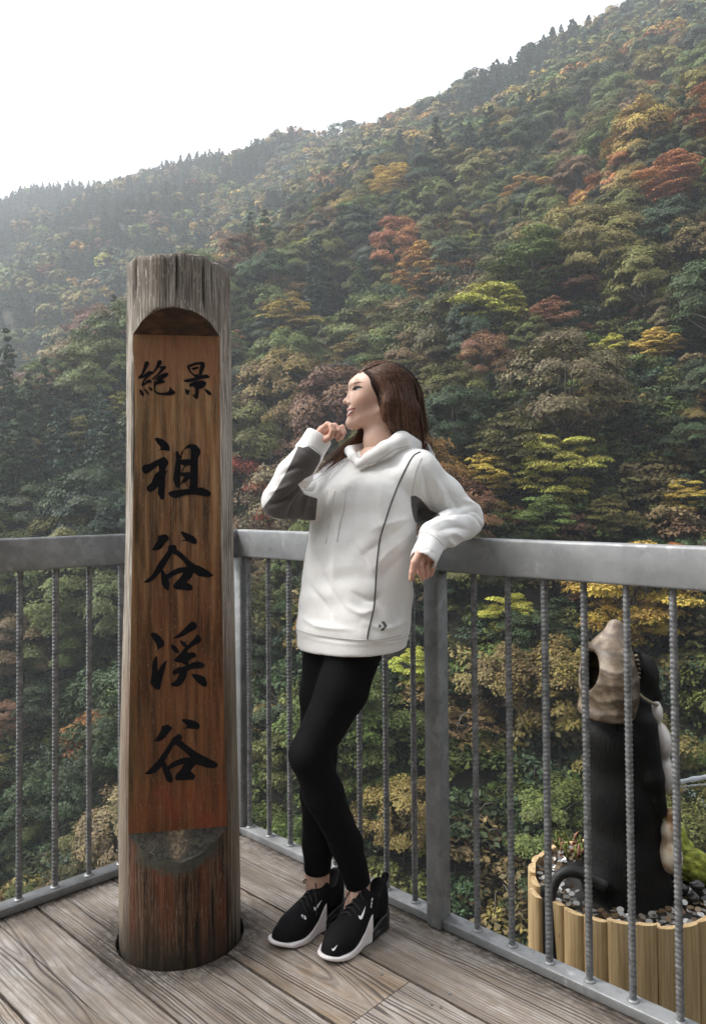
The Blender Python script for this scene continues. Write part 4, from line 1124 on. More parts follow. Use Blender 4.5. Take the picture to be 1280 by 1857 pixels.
# ------------------------------------------------------------------ body
woman = empty('person', (-0.03, 2.15, 0.001), label='young woman in a white hoodie and black leggings leaning on the railing', cat='person')
def head_fn(p):
    k = S0
    e = lambda u, v, w, a, b, c: ell(p, HW(u, v, w), (a*k, c*k, b*k))
    both = lambda u, v, w, a, b, c: np.minimum(e(u, v, w, a, b, c), e(u, v, -w, a, b, c))
    d = e(693, 703, 0, 53, 43, 44)                                          # skull
    d = smin(d, e(664, 726, 0, 31, 45, 36), 14*k)                           # face
    d = smin(d, e(648, 702, 0, 13, 17, 27), 10*k)                           # forehead
    for sg in (1, -1):
        d = smin(d, cone(p, HW(641, 767, 5*sg), HW(686, 750, 30*sg), 10*k, 8*k), 14*k)    # jaw
        d = smin(d, e(654, 730, 21*sg, 14, 15, 14), 12*k)                   # cheek
    d = smin(d, e(637.5, 768.5, 0, 9.5, 8.5, 11), 8*k)                        # chin
    d = smin(d, e(640.5, 748, 0, 9.5, 13, 19), 8*k)                         # muzzle
    d = smin(d, cone(p, HW(641, 697, 0), HW(643, 699, 22), 5.2*k, 4.5*k), 9*k); d = smin(d, cone(p, HW(641, 697, 0), HW(643, 699, -22), 5.2*k, 4.5*k), 9*k)   # brow
    for sg in (1, -1):
        d = smax(d, -e(633.5, 708, 19*sg, 8, 6.0, 8), 6*k)                    # eye sockets
        d = smin(d, e(645.5, 707, 17*sg, 8.6, 7.5, 9.5), 2.5*k)             # lids over the eyeball
    d = smin(d, cone(p, HW(640.5, 704, 0), HW(630, 726, 0), 3.6*k, 4.6*k), 6*k)    # nose
    d = smin(d, e(626.8, 728.5, 0, 5.6, 4.7, 5.6), 4*k)
    for sg in (1, -1): d = smin(d, e(633.5, 731.5, 6.5*sg, 5.4, 4.4, 4.2), 3*k)
    d = smin(d, e(633.2, 744.0, 0, 4.6, 3.0, 12), 2.5*k)                    # lips
    d = smin(d, e(633.6, 752.6, 0, 4.8, 3.6, 11), 2.5*k)
    for sg in (1, -1): d = smax(d, -cone(p, HW(627, 748.3, 0), HW(644.5, 742.0, 17*sg), 1.3*k, 1.0*k), 2.2*k)
    for sg in (1, -1): d = smax(d, -e(631.0, 734.5, 5.0*sg, 2.6, 1.7, 2.2), 1.5*k)     # nostrils
    d = smin(d, chain(p, [(HW(694, 745), 29*k), (HW(690, 800), 29*k), (HW(699, 850), 34*k)], 12*k), 14*k)   # neck
    for sg in (1, -1): d = smin(d, ell(p, HW(698, 722, 45*sg), (9*k, 4*k, 14*k)), 3*k)  # ears
    return d
hv, hq = sdf_mesh(head_fn, HW(612, 862, 60)-0.004, HW(760, 652, -60)+0.004, 0.0021)
hv = smooth_mesh(hv, hq, 2, 0.4)
def hand_left(p):
    f = FPX/1.95; k = 1/f
    W = lambda u, v, y: P(u, v, y)
    d = chain(p, [(W(796, 966, 2.01), 17*k), (W(779, 985, 1.968), 18*k)], 0.01)
    d = smin(d, ell(p, W(770, 1001, 1.955), (17*k, 14*k, 20*k)), 0.012)
    fs = [[(760, 1004, 1.930, 8.2), (751, 1020, 1.920, 7.0), (747.5, 1037, 1.922, 6.2), (745.5, 1050, 1.928, 5.2)],
          [(766, 1006, 1.940, 8.0), (762, 1024, 1.930, 7.0), (762.5, 1038, 1.935, 6.3), (766, 1048, 1.945, 5.4)],
          [(774, 1008, 1.955, 8.0), (773, 1026, 1.945, 6.8), (772.5, 1037, 1.952, 6.2), (773, 1046, 1.962, 5.3)],
          [(782, 1010, 1.968, 7.4), (785, 1025, 1.960, 6.0), (783.5, 1034, 1.966, 5.5), (781, 1042, 1.972, 4.8)],
          [(762, 1000, 1.965, 9.0), (752, 1012, 1.975, 7.5), (750, 1026, 1.980, 6.6), (753, 1036, 1.978, 5.6)]]
    for q in fs: d = smin(d, chain(p, [(W(u, v, y), r_*0.93*k) for u, v, y, r_ in q], 0.0015), 0.0022)
    return d
lv_, lq = sdf_mesh(hand_left, P(738, 1062, 1.905), P(815, 945, 2.06)+np.array([0.004, 0, 0.02]), 0.0018)
def hand_right(p):
    k = 2.0/FPX
    W = lambda u, v, y: P(u, v, y+0.016)
    d = chain(p, [(W(564, 818, 2.0), 15*k), (W(578, 798, 2.002), 16*k)], 0.01)
    d = smin(d, ell(p, W(588, 786, 1.998), (15*k, 12*k, 16*k)), 0.010)
    fs = [[(583, 780, 1.985, 7.0), (594, 769.5, 1.972, 6.0), (605, 774, 1.962, 5.4), (606, 783, 1.970, 4.8)],
          [(592, 780, 1.980, 7.0), (607, 772, 1.966, 6.0), (614, 781, 1.958, 5.4), (609, 791, 1.968, 4.8)],
          [(598, 786, 1.990, 6.8), (616, 777, 1.980, 5.8), (620, 788, 1.972, 5.2), (613, 797, 1.980, 4.6)],
          [(600, 792, 2.004, 6.4), (621, 774.5, 2.000, 5.2), (624, 784, 1.994, 4.7), (619, 794, 1.996, 4.3)],
          [(590, 797, 1.975, 7.6), (599, 792, 1.960, 6.4), (603, 781, 1.953, 5.6), (600, 772, 1.956, 4.8)]]
    for q in fs: d = smin(d, chain(p, [(W(u, v, y), r_*0.90*k) for u, v, y, r_ in q], 0.0012), 0.0016)
    return d
rv_, rq = sdf_mesh(hand_right, P(544, 838, 1.935), P(636, 755, 2.085)+np.array([0.004, 0, 0.01]), 0.0018)
# legs: near (her left) crosses in front, knee bent; far leg nearly straight
LEG_L = [(P(655, 1135, 2.12), 0.080), (P(621, 1250, 2.09), 0.065), (P(562, 1368, 2.06), 0.051), (P(587, 1440, 2.085), 0.049), (P(628, 1530, 2.14), 0.0405), (P(649, 1600, 2.185), 0.0345)]
LEG_R = [(P(602, 1135, 2.20), 0.078), (P(586, 1260, 2.18), 0.061), (P(576, 1375, 2.165), 0.048), (P(578, 1440, 2.18), 0.047), (P(577, 1530, 2.21), 0.0405), (P(575, 1600, 2.235), 0.0345)]
def legs_fn(p, off=0.0):
    d = smin(chain(p, [(a, b+off) for a, b in LEG_L], 0.02), chain(p, [(a, b+off) for a, b in LEG_R], 0.02), 0.012)
    return smin(d, ell(p, P(636, 1115, 2.155), (0.118+off, 0.092+off, 0.105+off)), 0.04)
def ankles(p):
    d = None
    for leg, heel, toe in ((LEG_L, (0.082, 2.234), (-0.092, 2.052)), (LEG_R, (-0.044, 2.290), (-0.218, 2.108))):
        a = leg[-1][0]; q = chain(p, [(leg[-2][0], 0.038), (a+np.array([0, 0, 0.01]), 0.033), (a-np.array([0, 0, 0.055]), 0.0335)], 0.01)
        dr = np.array([toe[0]-heel[0], toe[1]-heel[1], 0]); dr /= np.linalg.norm(dr); pr = np.array([-dr[1], dr[0], 0])
        for sg in (1, -1): q = smin(q, ell(p, a-np.array([0, 0, 0.035])+pr*sg*0.028, (0.013, 0.013, 0.014)), 0.012)
        q = smin(q, cone(p, a-np.array([0, 0, 0.06]), a+dr*0.06-np.array([0, 0, 0.105]), 0.029, 0.018), 0.02)
        d = q if d is None else np.minimum(d, q)
    return d
av, aq = sdf_mesh(ankles, (-0.26, 2.0, 0.02), (0.08, 2.29, 0.30), 0.0035)
def trunk_fn(p):
    d = legs_fn(p, -0.004)
    d = smin(d, chain(p, [(P(632, 1110, 2.155), 0.10), (P(655, 980, 2.155), 0.095), (P(690, 860, 2.155), 0.07), (P(696, 810, 2.15), 0.045)], 0.05), 0.05)
    d = smin(d, chain(p, [(P(690, 860, 2.15), 0.05), (P(752, 862, 2.085), 0.036), (P(838, 942, 2.148), 0.029), (P(795, 968, 2.01), 0.022)], 0.02), 0.02)
    d = smin(d, chain(p, [(P(690, 860, 2.15), 0.05), (P(618, 876, 2.215), 0.034), (P(510, 907, 2.085), 0.028), (P(560, 822, 2.015), 0.020)], 0.02), 0.02)
    return d
tv, tq = sdf_mesh(trunk_fn, (-0.28, 1.93, 0.13), (0.36, 2.36, 1.42), 0.009)
parts = [(hv, hq), (lv_, lq), (rv_, rq), (av, aq), (tv, tq)]
BV, BQ, off = [], [], 0
for v_, q_ in parts: BV.append(v_); BQ.append(q_+off); off += len(v_)
BV = np.concatenate(BV); BQ = np.concatenate(BQ)
bm_ = mesh_from('body', BV, BQ, M_SKIN, True)
pxs = to_px(BV)
blush = 0.55*np.exp(-(((pxs[:, 0]-656)/12)**2+((pxs[:, 1]-727)/10)**2))*(np.arange(len(BV)) < len(hv))
isl = (np.arange(len(BV)) >= len(hv)) & (np.arange(len(BV)) < len(hv)+len(lv_)+len(rv_))
blush = np.where(isl, 0.55, blush); fattr(bm_, 'blush', blush)
body = obj('body', bm_, woman)
_hb = BVHTree.FromPolygons([tuple(v) for v in hv], hq.tolist())
z4 = lambda pts: [(560+x/5.333, 630+y/5.333) for x, y in pts]
decal('eye', [z4([(432, 402), (455, 390), (492, 388), (478, 408), (452, 418), (436, 416)])], _hb, M_EYE, woman, 0.0004, 0.004)
decal('iris', [z4([(433, 400), (447, 389), (463, 389), (464, 408), (449, 416), (437, 413)])], _hb, M_LASH, woman, 0.0007, 0.004)
decal('eyelashes', [z4([(416, 416), (426, 392), (448, 378), (480, 371), (524, 382), (490, 393), (458, 400), (436, 411)])], _hb, M_LASH, woman, 0.0010, 0.004)
decal('eyebrow', [z4([(432, 352), (452, 340), (488, 331), (530, 340), (500, 339), (466, 345), (442, 356)])], _hb, M_BROW, woman, 0.0006, 0.004)
decal('upper_lip', [z4([(364, 612), (372, 600), (392, 592), (440, 582), (450, 588), (440, 603), (410, 606), (388, 614), (372, 634)])], _hb, M_LIP, woman, 0.0005, 0.003)
decal('teeth', [z4([(376, 632), (392, 614), (412, 609), (436, 605), (416, 615), (394, 628), (382, 640)])], _hb, M_TEETH, woman, 0.0007, 0.003)
decal('lower_lip', [z4([(370, 650), (382, 640), (396, 628), (418, 615), (440, 606), (430, 630), (408, 652), (388, 664), (372, 666)])], _hb, M_LIP2, woman, 0.0005, 0.003)
decal('nostril', [z4([(376, 548), (392, 540), (412, 541), (400, 551), (384, 555)])], _hb, M_NOST, woman, 0.0005, 0.003)

for nm in ('eye', 'iris', 'eyelashes', 'eyebrow', 'nostril'):            # the other side of the face
    src = [c for c in woman.children if c.name.split('.')[0] == nm][0]
    mm = src.data.copy(); cc = np.array([v.co[:] for v in mm.vertices]); cc[:, 1] = 2*YH-cc[:, 1]
    mm.vertices.foreach_set('co', cc.astype(np.float32).ravel()); mm.flip_normals(); mm.update()
    obj(nm, mm, woman)

# ------------------------------------------------------------------ leggings
def leggings_fn(p):
    d = legs_fn(p, 0.002)
    cut = np.minimum(p[..., 2]-(0.143+0.0), 9)
    # hems: near leg's hem tilts up to the right
    near = p[..., 0] > -0.046
    hem = np.where(near, 0.124+0.30*(p[..., 0]+0.012), 0.150)
    return smax(d, hem-p[..., 2], 0.003)
gv, gq = sdf_mesh(leggings_fn, (-0.22, 1.96, 0.09), (0.19, 2.34, 0.86), 0.0055)
gv = smooth_mesh(gv, gq, 2, 0.4)
obj('leggings', mesh_from('leggings', gv, gq, M_BLACKFAB, True), woman)

# ------------------------------------------------------------------ hoodie
LAT = np.array([0.715, -0.699, 0.0], np.float32); FRO = np.array([-0.699, -0.715, 0.0], np.float32)
TOR = [(838, 618, 728), (856, 586, 748), (880, 576, 752), (915, 570, 752), (950, 565, 750), (1000, 559, 746), (1060, 551, 743), (1110, 543, 741), (1136, 538, 739.5), (1147, 538, 738), (1153, 541, 733), (1170, 541, 730), (1192, 543, 727), (1240, 546, 724)]
TZ = np.array([P((a+b)/2, v, 2.15)[2] for v, a, b in TOR]); TX = np.array([P((a+b)/2, v, 2.15)[0] for v, a, b in TOR]); TW = np.array([(b-a)/2*S0 for v, a, b in TOR])
HEM_Z = P(635, 1183, 2.08)[2]
def torso_fn(p):
    z = p[..., 2]; o = np.argsort(TZ)
    cx = np.interp(z, TZ[o], TX[o]); hw = np.interp(z, TZ[o], TW[o])
    q0 = p[..., 0]-cx; q1 = p[..., 1]-2.152
    a = hw*1.150; b = hw*0.825
    s = np.abs((q0*LAT[0]+q1*LAT[1])/a); t = np.abs((q0*FRO[0]+q1*FRO[1])/b)
    r_ = (s**2.25+t**2.25)**(1/2.25)
    return (r_-1)*b*0.95
CUFF_L = (P(786, 976, 1.985), P(767, 1016, 1.942)); CUFF_R = (P(556, 827, 2.012), P(579, 791, 2.020))
def hoodie_fn(p):
    d = torso_fn(p)
    d = smax(d, p[..., 2]-TZ[0]-0.012+0.30*np.abs((p[..., 0]-0.06)*FRO[0]+(p[..., 1]-2.152)*FRO[1]), 0.09)
    sh = chain(p, [(P(616, 872, 2.225), 0.056), (P(690, 852, 2.155), 0.066), (P(757, 858, 2.085), 0.060)], 0.03)
    d = smin(d, sh, 0.035)
    # her left arm along the rail
    up_l = chain(p, [(P(752, 862, 2.085), 0.060), (P(803, 900, 2.125), 0.052), (P(842, 942, 2.150), 0.047)], 0.012)
    d = smin(d, up_l, 0.022)
    fo_l = chain(p, [(P(845, 944, 2.135), 0.047), (P(812, 960, 2.05), 0.046), (P(788, 973, 1.99), 0.041)], 0.012)
    d = smin(d, fo_l, 0.006)
    d = smin(d, cone(p, CUFF_L[0], CUFF_L[1], 0.036, 0.0345), 0.004)
    d = smin(d, chain(p, [(P(752, 905, 2.14), 0.030), (P(772, 925, 2.155), 0.026), (P(792, 938, 2.15), 0.022)], 0.01), 0.012)      # gusset below the arm
    # her right arm, elbow raised, hand at the chin
    up_r = chain(p, [(P(612, 880, 2.215), 0.056), (P(560, 906, 2.145), 0.054), (P(508, 908, 2.085), 0.050)], 0.012)
    d = smin(d, up_r, 0.018)
    fo_r = chain(p, [(P(508, 906, 2.08), 0.049), (P(532, 862, 2.040), 0.047), (P(557, 826, 2.012), 0.042)], 0.012)
    d = smin(d, fo_r, 0.007)
    d = smin(d, cone(p, CUFF_R[0], CUFF_R[1], 0.0385, 0.0375), 0.004)
    # hood lying round the neck
    hr = chain(p, [(P(653, 843, 2.075), 0.011), (P(670, 832, 2.066), 0.015), (P(700, 814, 2.066), 0.020), (P(728, 800, 2.092), 0.024), (P(744, 808, 2.14), 0.028), (P(744, 820, 2.205), 0.033), (P(716, 812, 2.25), 0.032)], 0.012)
    hl = chain(p, [(P(653, 843, 2.075), 0.010), (P(640, 829, 2.10), 0.009), (P(634, 817, 2.15), 0.010), (P(652, 810, 2.21), 0.020), (P(690, 800, 2.25), 0.034)], 0.012)
    d = smin(d, hr, 0.007); d = smin(d, hl, 0.008)
    bag = ell(p, P(742, 838, 2.215), (0.075, 0.05, 0.075)); d = smin(d, bag, 0.02)
    # neck opening, sleeve ends, hem
    d = smax(d, -chain(p, [(P(660, 838, 2.088), 0.010), (P(684, 832, 2.135), 0.045), (P(690, 815, 2.15), 0.054), (P(688, 770, 2.15), 0.075)], 0.01), 0.006)
    for (a, b), rr in ((CUFF_L, 0.030), (CUFF_R, 0.026)):
        ax = (b-a)/np.linalg.norm(b-a); end = b+ax*0.004
        near = np.linalg.norm(p-np.asarray(b, np.float32), axis=-1) < 0.075
        q = (p-np.asarray(end, np.float32))@ax.astype(np.float32)
        d = np.where(near, smax(d, q, 0.003), d)
        d = np.where(near, smax(d, -cone(p, b-ax*0.008, b+ax*0.05, rr*0.97, rr), 0.003), d)
    d = smax(d, HEM_Z-p[..., 2]+0.06*(p[..., 0]+0.01), 0.004)
    return d
ov, oq = sdf_mesh(hoodie_fn, (-0.285, 1.90, HEM_Z-0.03), (0.372, 2.36, 1.425), 0.0042)
ov = smooth_mesh(ov, oq, 2, 0.45)
oN = vnormals(ov, oq)
# drape: soft folds laid along lines drawn on the cloth  (line in photo pixels, depth, height mm, width mm)
FOLDS = [
 ([(742, 948), (700, 975), (655, 1010)], 2.07, -5, 11), ([(745, 965), (705, 1000), (672, 1040)], 2.07, 4, 12), ([(741, 938), (700, 950), (670, 962)], 2.06, 3.5, 10),
 ([(736, 1000), (700, 1040), (690, 1080)], 2.07, -3.5, 12), ([(640, 1075), (670, 1090), (690, 1078)], 2.05, -4, 9), ([(628, 1098), (655, 1112), (682, 1104)], 2.05, 4, 9),
 ([(560, 1060), (590, 1100), (600, 1140)], 2.09, -4, 11), ([(575, 1000), (590, 1050), (640, 1130)], 2.07, -3, 14), ([(600, 900), (610, 1000), (600, 1080)], 2.06, 3, 18),
 ([(545, 1120), (580, 1136), (640, 1142)], 2.06, 4, 9), ([(660, 1130), (700, 1140), (735, 1128)], 2.05, 4, 9), ([(600, 870), (585, 930), (575, 980)], 2.1, -3, 13),
 ([(700, 850), (690, 900), (688, 960)], 2.05, 2.5, 16), ([(650, 860), (640, 930), (645, 1000)], 2.05, -2.5, 16), ([(640, 985), (660, 1010), (668, 1030)], 2.05, -3, 9),
 # left sleeve
 ([(770, 850), (775, 890), (782, 930)], 2.03, -4, 9), ([(785, 860), (800, 895), (812, 925)], 2.06, 4, 10), ([(805, 880), (826, 915), (835, 930)], 2.09, -4, 8),
 ([(838, 930), (862, 928), (876, 945)], 2.12, -6, 6), ([(800, 945), (830, 930), (858, 935), (874, 958)], 2.09, -6, 5), ([(795, 962), (825, 955), (850, 962)], 2.02, -4, 7), ([(803, 975), (822, 968), (842, 975)], 2.02, 4.5, 8), ([(770, 958), (800, 945), (826, 944)], 2.0, 3, 8),
 ([(835, 905), (855, 915), (872, 925)], 2.12, 3.5, 7), ([(812, 978), (820, 986), (828, 985)], 2.03, 6, 8),
 # right sleeve
 ([(545, 880), (520, 905), (490, 915)], 2.04, -6, 7), ([(548, 893), (530, 918), (520, 940)], 2.05, -5, 7), ([(540, 872), (512, 885), (488, 893)], 2.03, 4, 7), ([(560, 890), (552, 920), (550, 940)], 2.07, 4, 8), ([(552, 850), (530, 850), (508, 862)], 2.0, -3.5, 7), ([(575, 875), (566, 890), (545, 885)], 2.08, -5, 6), ([(568, 868), (555, 872), (542, 868)], 2.05, 4, 6),
 ([(600, 860), (590, 880), (578, 895)], 2.13, -4, 8),
]
disp = np.zeros(len(ov))
nb = lambda V, s, sd: vnoise(V[:, 0]*1000+V[:, 1]*430, V[:, 2]*1000+V[:, 1]*310, s, sd)
disp += (nb(ov, 90, 3)-0.5)*0.009+(nb(ov, 34, 4)-0.5)*0.0045
for line, y, amp, wid in FOLDS:
    pts = spline([P(u, v, y) for u, v in line], 10)
    # drop each line onto the cloth
    best = np.full(len(ov), 1e9); tt = np.zeros(len(ov))
    pu = spline(line, 14)
    q = to_px(ov)
    front = (oN@np.array([0, -1.0, 0])) > -0.25
    for i in range(len(pu)-1):
        e = pu[i+1]-pu[i]; w = q-pu[i]; t_ = np.clip((w@e)/(e@e), 0, 1); dd = np.linalg.norm(w-t_[:, None]*e, axis=1)*S0
        m = dd < best; best = np.where(m, dd, best); tt = np.where(m, (i+t_)/(len(pu)-1), tt)
    near = np.exp(-((ov[:, 1]-y)/0.075)**2)
    disp += front*near*amp*0.0019*(0.55*np.exp(-(best/(wid*0.001))**2)+0.55*np.exp(-best/(wid*0.00045)))*np.sin(math.pi*np.clip(0.08+0.84*tt, 0, 1))
# ribbed band and cuffs stay tight
qpx = to_px(ov)
zb = np.interp(ov[:, 0], [-0.15, 0.15], [P(540, 1147, 2.15)[2], P(735, 1147, 2.15)[2]])
band = np.clip((zb-ov[:, 2])/0.006, 0, 1)*(ov[:, 2] < 1.0)
def cuffness(c, V):
    a, b = c; ax = (b-a)/np.linalg.norm(b-a); L = np.linalg.norm(b-a); t_ = (V-a)@ax; rad = np.linalg.norm(V-a-np.outer(t_, ax), axis=1)
    return np.clip((t_-0.004)/0.004, 0, 1)*(t_ < L+0.02)*(rad < 0.05)
cf = np.maximum(cuffness(CUFF_L, ov), cuffness(CUFF_R, ov))
rib = np.maximum(band, cf)
disp *= (1-0.85*rib)
# seam line just above band and cuffs
disp -= 0.0022*np.exp(-((zb-ov[:, 2])/0.0035)**2)*(ov[:, 2] < 1.0)
ov = ov+oN*disp[:, None]
hm = mesh_from('hoodie', ov, oq, M_COTTON, True)
qpx = to_px(ov)
z1 = lambda pts: [(440+x/2.667, 620+y/2.667) for x, y in pts]
z8 = lambda pts: [(720+x/7.11, 880+y/7.11) for x, y in pts]
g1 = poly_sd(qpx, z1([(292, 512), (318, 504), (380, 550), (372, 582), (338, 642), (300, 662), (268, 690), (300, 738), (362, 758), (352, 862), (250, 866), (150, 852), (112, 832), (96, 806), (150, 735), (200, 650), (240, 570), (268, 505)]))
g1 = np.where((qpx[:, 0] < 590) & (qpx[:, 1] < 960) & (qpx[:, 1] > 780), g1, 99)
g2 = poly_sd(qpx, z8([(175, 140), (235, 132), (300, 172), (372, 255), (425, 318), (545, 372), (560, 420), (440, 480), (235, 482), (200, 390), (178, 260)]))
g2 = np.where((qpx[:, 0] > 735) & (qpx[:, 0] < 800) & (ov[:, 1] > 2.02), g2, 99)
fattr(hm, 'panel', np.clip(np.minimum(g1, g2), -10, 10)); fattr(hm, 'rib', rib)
ang = np.arctan2(ov[:, 1]-2.15, ov[:, 0])*0.15
fattr(hm, 'around', ang)
hoodie = obj('hoodie', hm, woman)
_ob = BVHTree.FromPolygons([tuple(v) for v in ov], oq.tolist())
def on_cloth(pts, bv, lift, n):
    out = []
    for u, v in spline(pts, n):
        d = Vector(ray(u, v)).normalized(); h, nr, _, _ = bv.ray_cast(Vector(CAM), d)
        if h is not None: out.append(np.array(h)-np.array(d)*lift)
    return np.array(out)
pp = on_cloth(z1([(858, 532), (828, 548), (800, 590), (760, 672), (722, 770), (690, 865), (665, 950), (652, 1040), (645, 1130), (640, 1220), (633, 1290), (620, 1350), (608, 1400), (602, 1438)]), _ob, 0.0004, 90)
obj('piping', mesh_from('piping', *tube(pp, 0.0021, 6), M_PIPE, True), woman)
for nm, pts in (('drawstring', [(447, 720), (432, 800), (412, 900), (402, 975)]), ('drawstring', [(500, 715), (490, 800), (468, 890), (455, 965)])):
    q = on_cloth(z1(pts), _ob, 0.0012, 40)
    obj(nm, mesh_from(nm, *tube(q, 0.0022, 6), plain('white_cord', (0.74, 0.73, 0.71), 0.9), True), woman)
q = on_cloth(z4([(566, 1134), (640, 1108), (740, 1050), (830, 988), (900, 968), (960, 958)]), _ob, 0.0003, 40)
obj('hood_seam', mesh_from('hood_seam', *tube(q, 0.0011, 5), plain('hood_seam_thread', (0.42, 0.41, 0.40), 0.9), True), woman)  # grey thread drawn along the hood seam
M_SEAM = plain('seam_thread', (0.46, 0.45, 0.44), 0.9)
for pts in (z1([(866, 560), (842, 610), (828, 670), (818, 745)]), z8([(262, 628), (310, 608), (372, 606), (440, 640), (520, 700), (600, 778)]), z1([(318, 500), (345, 512), (384, 548)]), z1([(262, 1392), (330, 1412), (430, 1430), (530, 1440), (600, 1442), (690, 1436), (768, 1418)])):
    q = on_cloth(pts, _ob, 0.0002, 40)
    if len(q) > 4: obj('seam', mesh_from('seam', *tube(q, 0.0010, 5), M_SEAM, True), woman)
zl = lambda pts: [(660+x/21.33, 1110+y/21.33) for x, y in pts]
star = [(612+ (112 if i % 2 == 0 else 42)*math.cos(-0.05+i*math.pi/5), 545+(112 if i % 2 == 0 else 42)*math.sin(-0.05+i*math.pi/5)) for i in range(10)]
decal('chest_logo', [zl(star), zl([(660, 362), (790, 362), (895, 530), (890, 550), (755, 722), (620, 722), (755, 560), (760, 535)])], _ob, M_LOGO, woman, 0.0006, 0.006, label='small star and chevron print near the hem')

# ------------------------------------------------------------------ hair
def hair_fn(p):
    k = S0
    e = lambda u, v, w, a, b, c: ell(p, HW(u, v, w), (a*k, c*k, b*k))
    d = e(696, 702, 0, 53, 44.5, 49)
    d = smin(d, chain(p, [(HW(712, 690, 22), 28*k), (HW(712, 735, 30), 24*k), (HW(722, 780, 24), 16*k)], 10*k), 12*k)
    lobe = chain(p, [(HW(706, 720, 40), 14*k), (HW(704, 738, 42), 15*k), (HW(706, 757, 40), 15*k), (HW(722, 780, 30), 12*k)], 6*k)
    d = smin(d, chain(p, [(HW(712, 690, -22), 28*k), (HW(708, 735, -32), 22*k), (HW(700, 785, -34), 16*k)], 10*k), 12*k)
    d = smin(d, chain(p, [(HW(718, 700, 0), 36*k), (HW(730, 745, 6), 30*k), (HW(742, 790, 0), 24*k), (HW(752, 835, -12), 17*k)], 10*k), 12*k)
    # hairline: cut the face free
    face = ell(p, HW(646, 731, 0), (45*k, 60*k, 53*k))
    d = smax(d, -face, 5*k)
    d = smax(d, -(cone(p, HW(652, 705, 60), HW(652, 705, -60), 17*k, 17*k)), 5*k)
    d = smin(d, lobe, 6*k)
    d = smax(d, -(cone(p, HW(656, 694, 80), HW(652, 697, 26), 20*k, 14*k)), 5*k)
    return d
fv, fq = sdf_mesh(hair_fn, HW(630, 865, 78)-0.003, HW(786, 646, -78)+0.003, 0.0030)
fv = smooth_mesh(fv, fq, 2, 0.4)
M_HAIRB = plain('hair_base', (0.016, 0.0075, 0.005), 0.75, var=0.3, scale=120, Specular_IOR_Level=0.15)
hmesh = mesh_from('hair', fv, fq, M_HAIRB, True); fattr(hmesh, 'strand', np.full(len(fv), 0.12))
hair = obj('hair', hmesh, woman)
_fb = BVHTree.FromPolygons([tuple(v) for v in fv], fq.tolist())
G = [z4(g) for g in (
 [(560, 222), (622, 260), (662, 350), (706, 440), (688, 560), (690, 660), (732, 760), (800, 832)],
 [(600, 192), (700, 240), (760, 370), (772, 500), (762, 600), (760, 680), (785, 760), (836, 820)],
 [(650, 172), (780, 232), (850, 370), (880, 510), (886, 620), (890, 700), (900, 780), (920, 830)],
 [(700, 158), (860, 222), (940, 370), (970, 520), (985, 640), (1000, 740), (1020, 850), (1040, 930)],
 [(750, 150), (920, 230), (1005, 370), (1030, 520), (1050, 650), (1065, 760), (1085, 880), (1100, 980)],
 [(790, 148), (965, 244), (1048, 388), (1070, 540), (1092, 680), (1106, 790), (1120, 900), (1134, 1000)])]
G = np.array([spline(g, 16) for g in G])
hb_ = MB(); sv = []
rr = np.random.default_rng(3)
for i in range(2300):
    s = rr.random()*(len(G)-1); a = int(min(s, len(G)-2)); f_ = s-a
    g = G[a]*(1-f_)+G[a+1]*f_
    t0 = rr.uniform(0, 0.25) if rr.random() < 0.6 else rr.uniform(0, 0.6); t1 = rr.uniform(0.75, 1.0)
    idx = np.linspace(t0, t1, 11)*(len(g)-1); i0 = np.minimum(idx.astype(int), len(g)-2); g = g[i0]*(1-(idx-i0))[:, None]+g[i0+1]*(idx-i0)[:, None]
    g = g+np.cumsum(rr.normal(0, 0.25, g.shape), 0)*0.6
    path = []; ly = None
    lift = rr.uniform(0.0002, 0.0018)
    for u, v in g:
        d = Vector(ray(u, v)).normalized(); h, nr, _, _ = _fb.ray_cast(Vector(CAM), d)
        if h is None:
            if ly is None: continue
            h = Vector(P(u, v, ly))
        else: ly = h[1]
        path.append(np.array(h)-np.array(d)*lift)
    if len(path) < 4: continue
    V, Fc = tube(path, np.linspace(1, 0.45, len(path))*rr.uniform(0.0005, 0.0012), 4, cap=False)
    hb_.add(V, Fc); sv.append(np.full(len(V), np.clip(rr.normal(0.5, 0.24), 0, 1)))
# loose strands down the back edge
for i in range(110):
    g = G[-1]+np.array([rr.uniform(-9, 7), 0])+np.outer(np.linspace(0, 1, 16)**1.5, [rr.normal(2, 5), rr.normal(6, 8)])
    path = np.array([P(u, v, YH+0.03*t_+rr.normal(0, .001)+0.012*math.sin(i)) for (u, v), t_ in zip(g, np.linspace(0, 1, 16))])[rr.integers(2, 7):]
    V, Fc = tube(path, np.linspace(1, 0.4, len(path))*rr.uniform(0.0003, 0.0008), 4, cap=False); hb_.add(V, Fc); sv.append(np.full(len(V), np.clip(rr.normal(0.6, 0.25), 0, 1)))
# the far half, combed over from the parting: strands round the top and brow
for i in range(420):
    q0 = rr.random(); w0 = rr.uniform(-44, 30)
    a0 = np.linspace(rr.uniform(2.6, 2.95)-max(0, w0)*0.020, rr.uniform(0.2, 1.0), 12); rad = 1.0+rr.uniform(0.0, 0.03)
    sx = math.sqrt(max(0.05, 1-(w0/52)**2))
    path = [HW(696-53.5*rad*sx*math.cos(math.pi-t_) if False else 696+53.5*rad*sx*math.cos(t_), 702-45*rad*sx*math.sin(t_), w0) for t_ in a0]
    path = np.array(path)+np.cumsum(rr.normal(0, 0.0004, (12, 3)), 0)
    V, Fc = tube(path, np.linspace(0.6, 1, 12)*rr.uniform(0.0006, 0.0011), 4, cap=False); hb_.add(V, Fc); sv.append(np.full(len(V), np.clip(rr.normal(0.5, 0.22), 0, 1)))
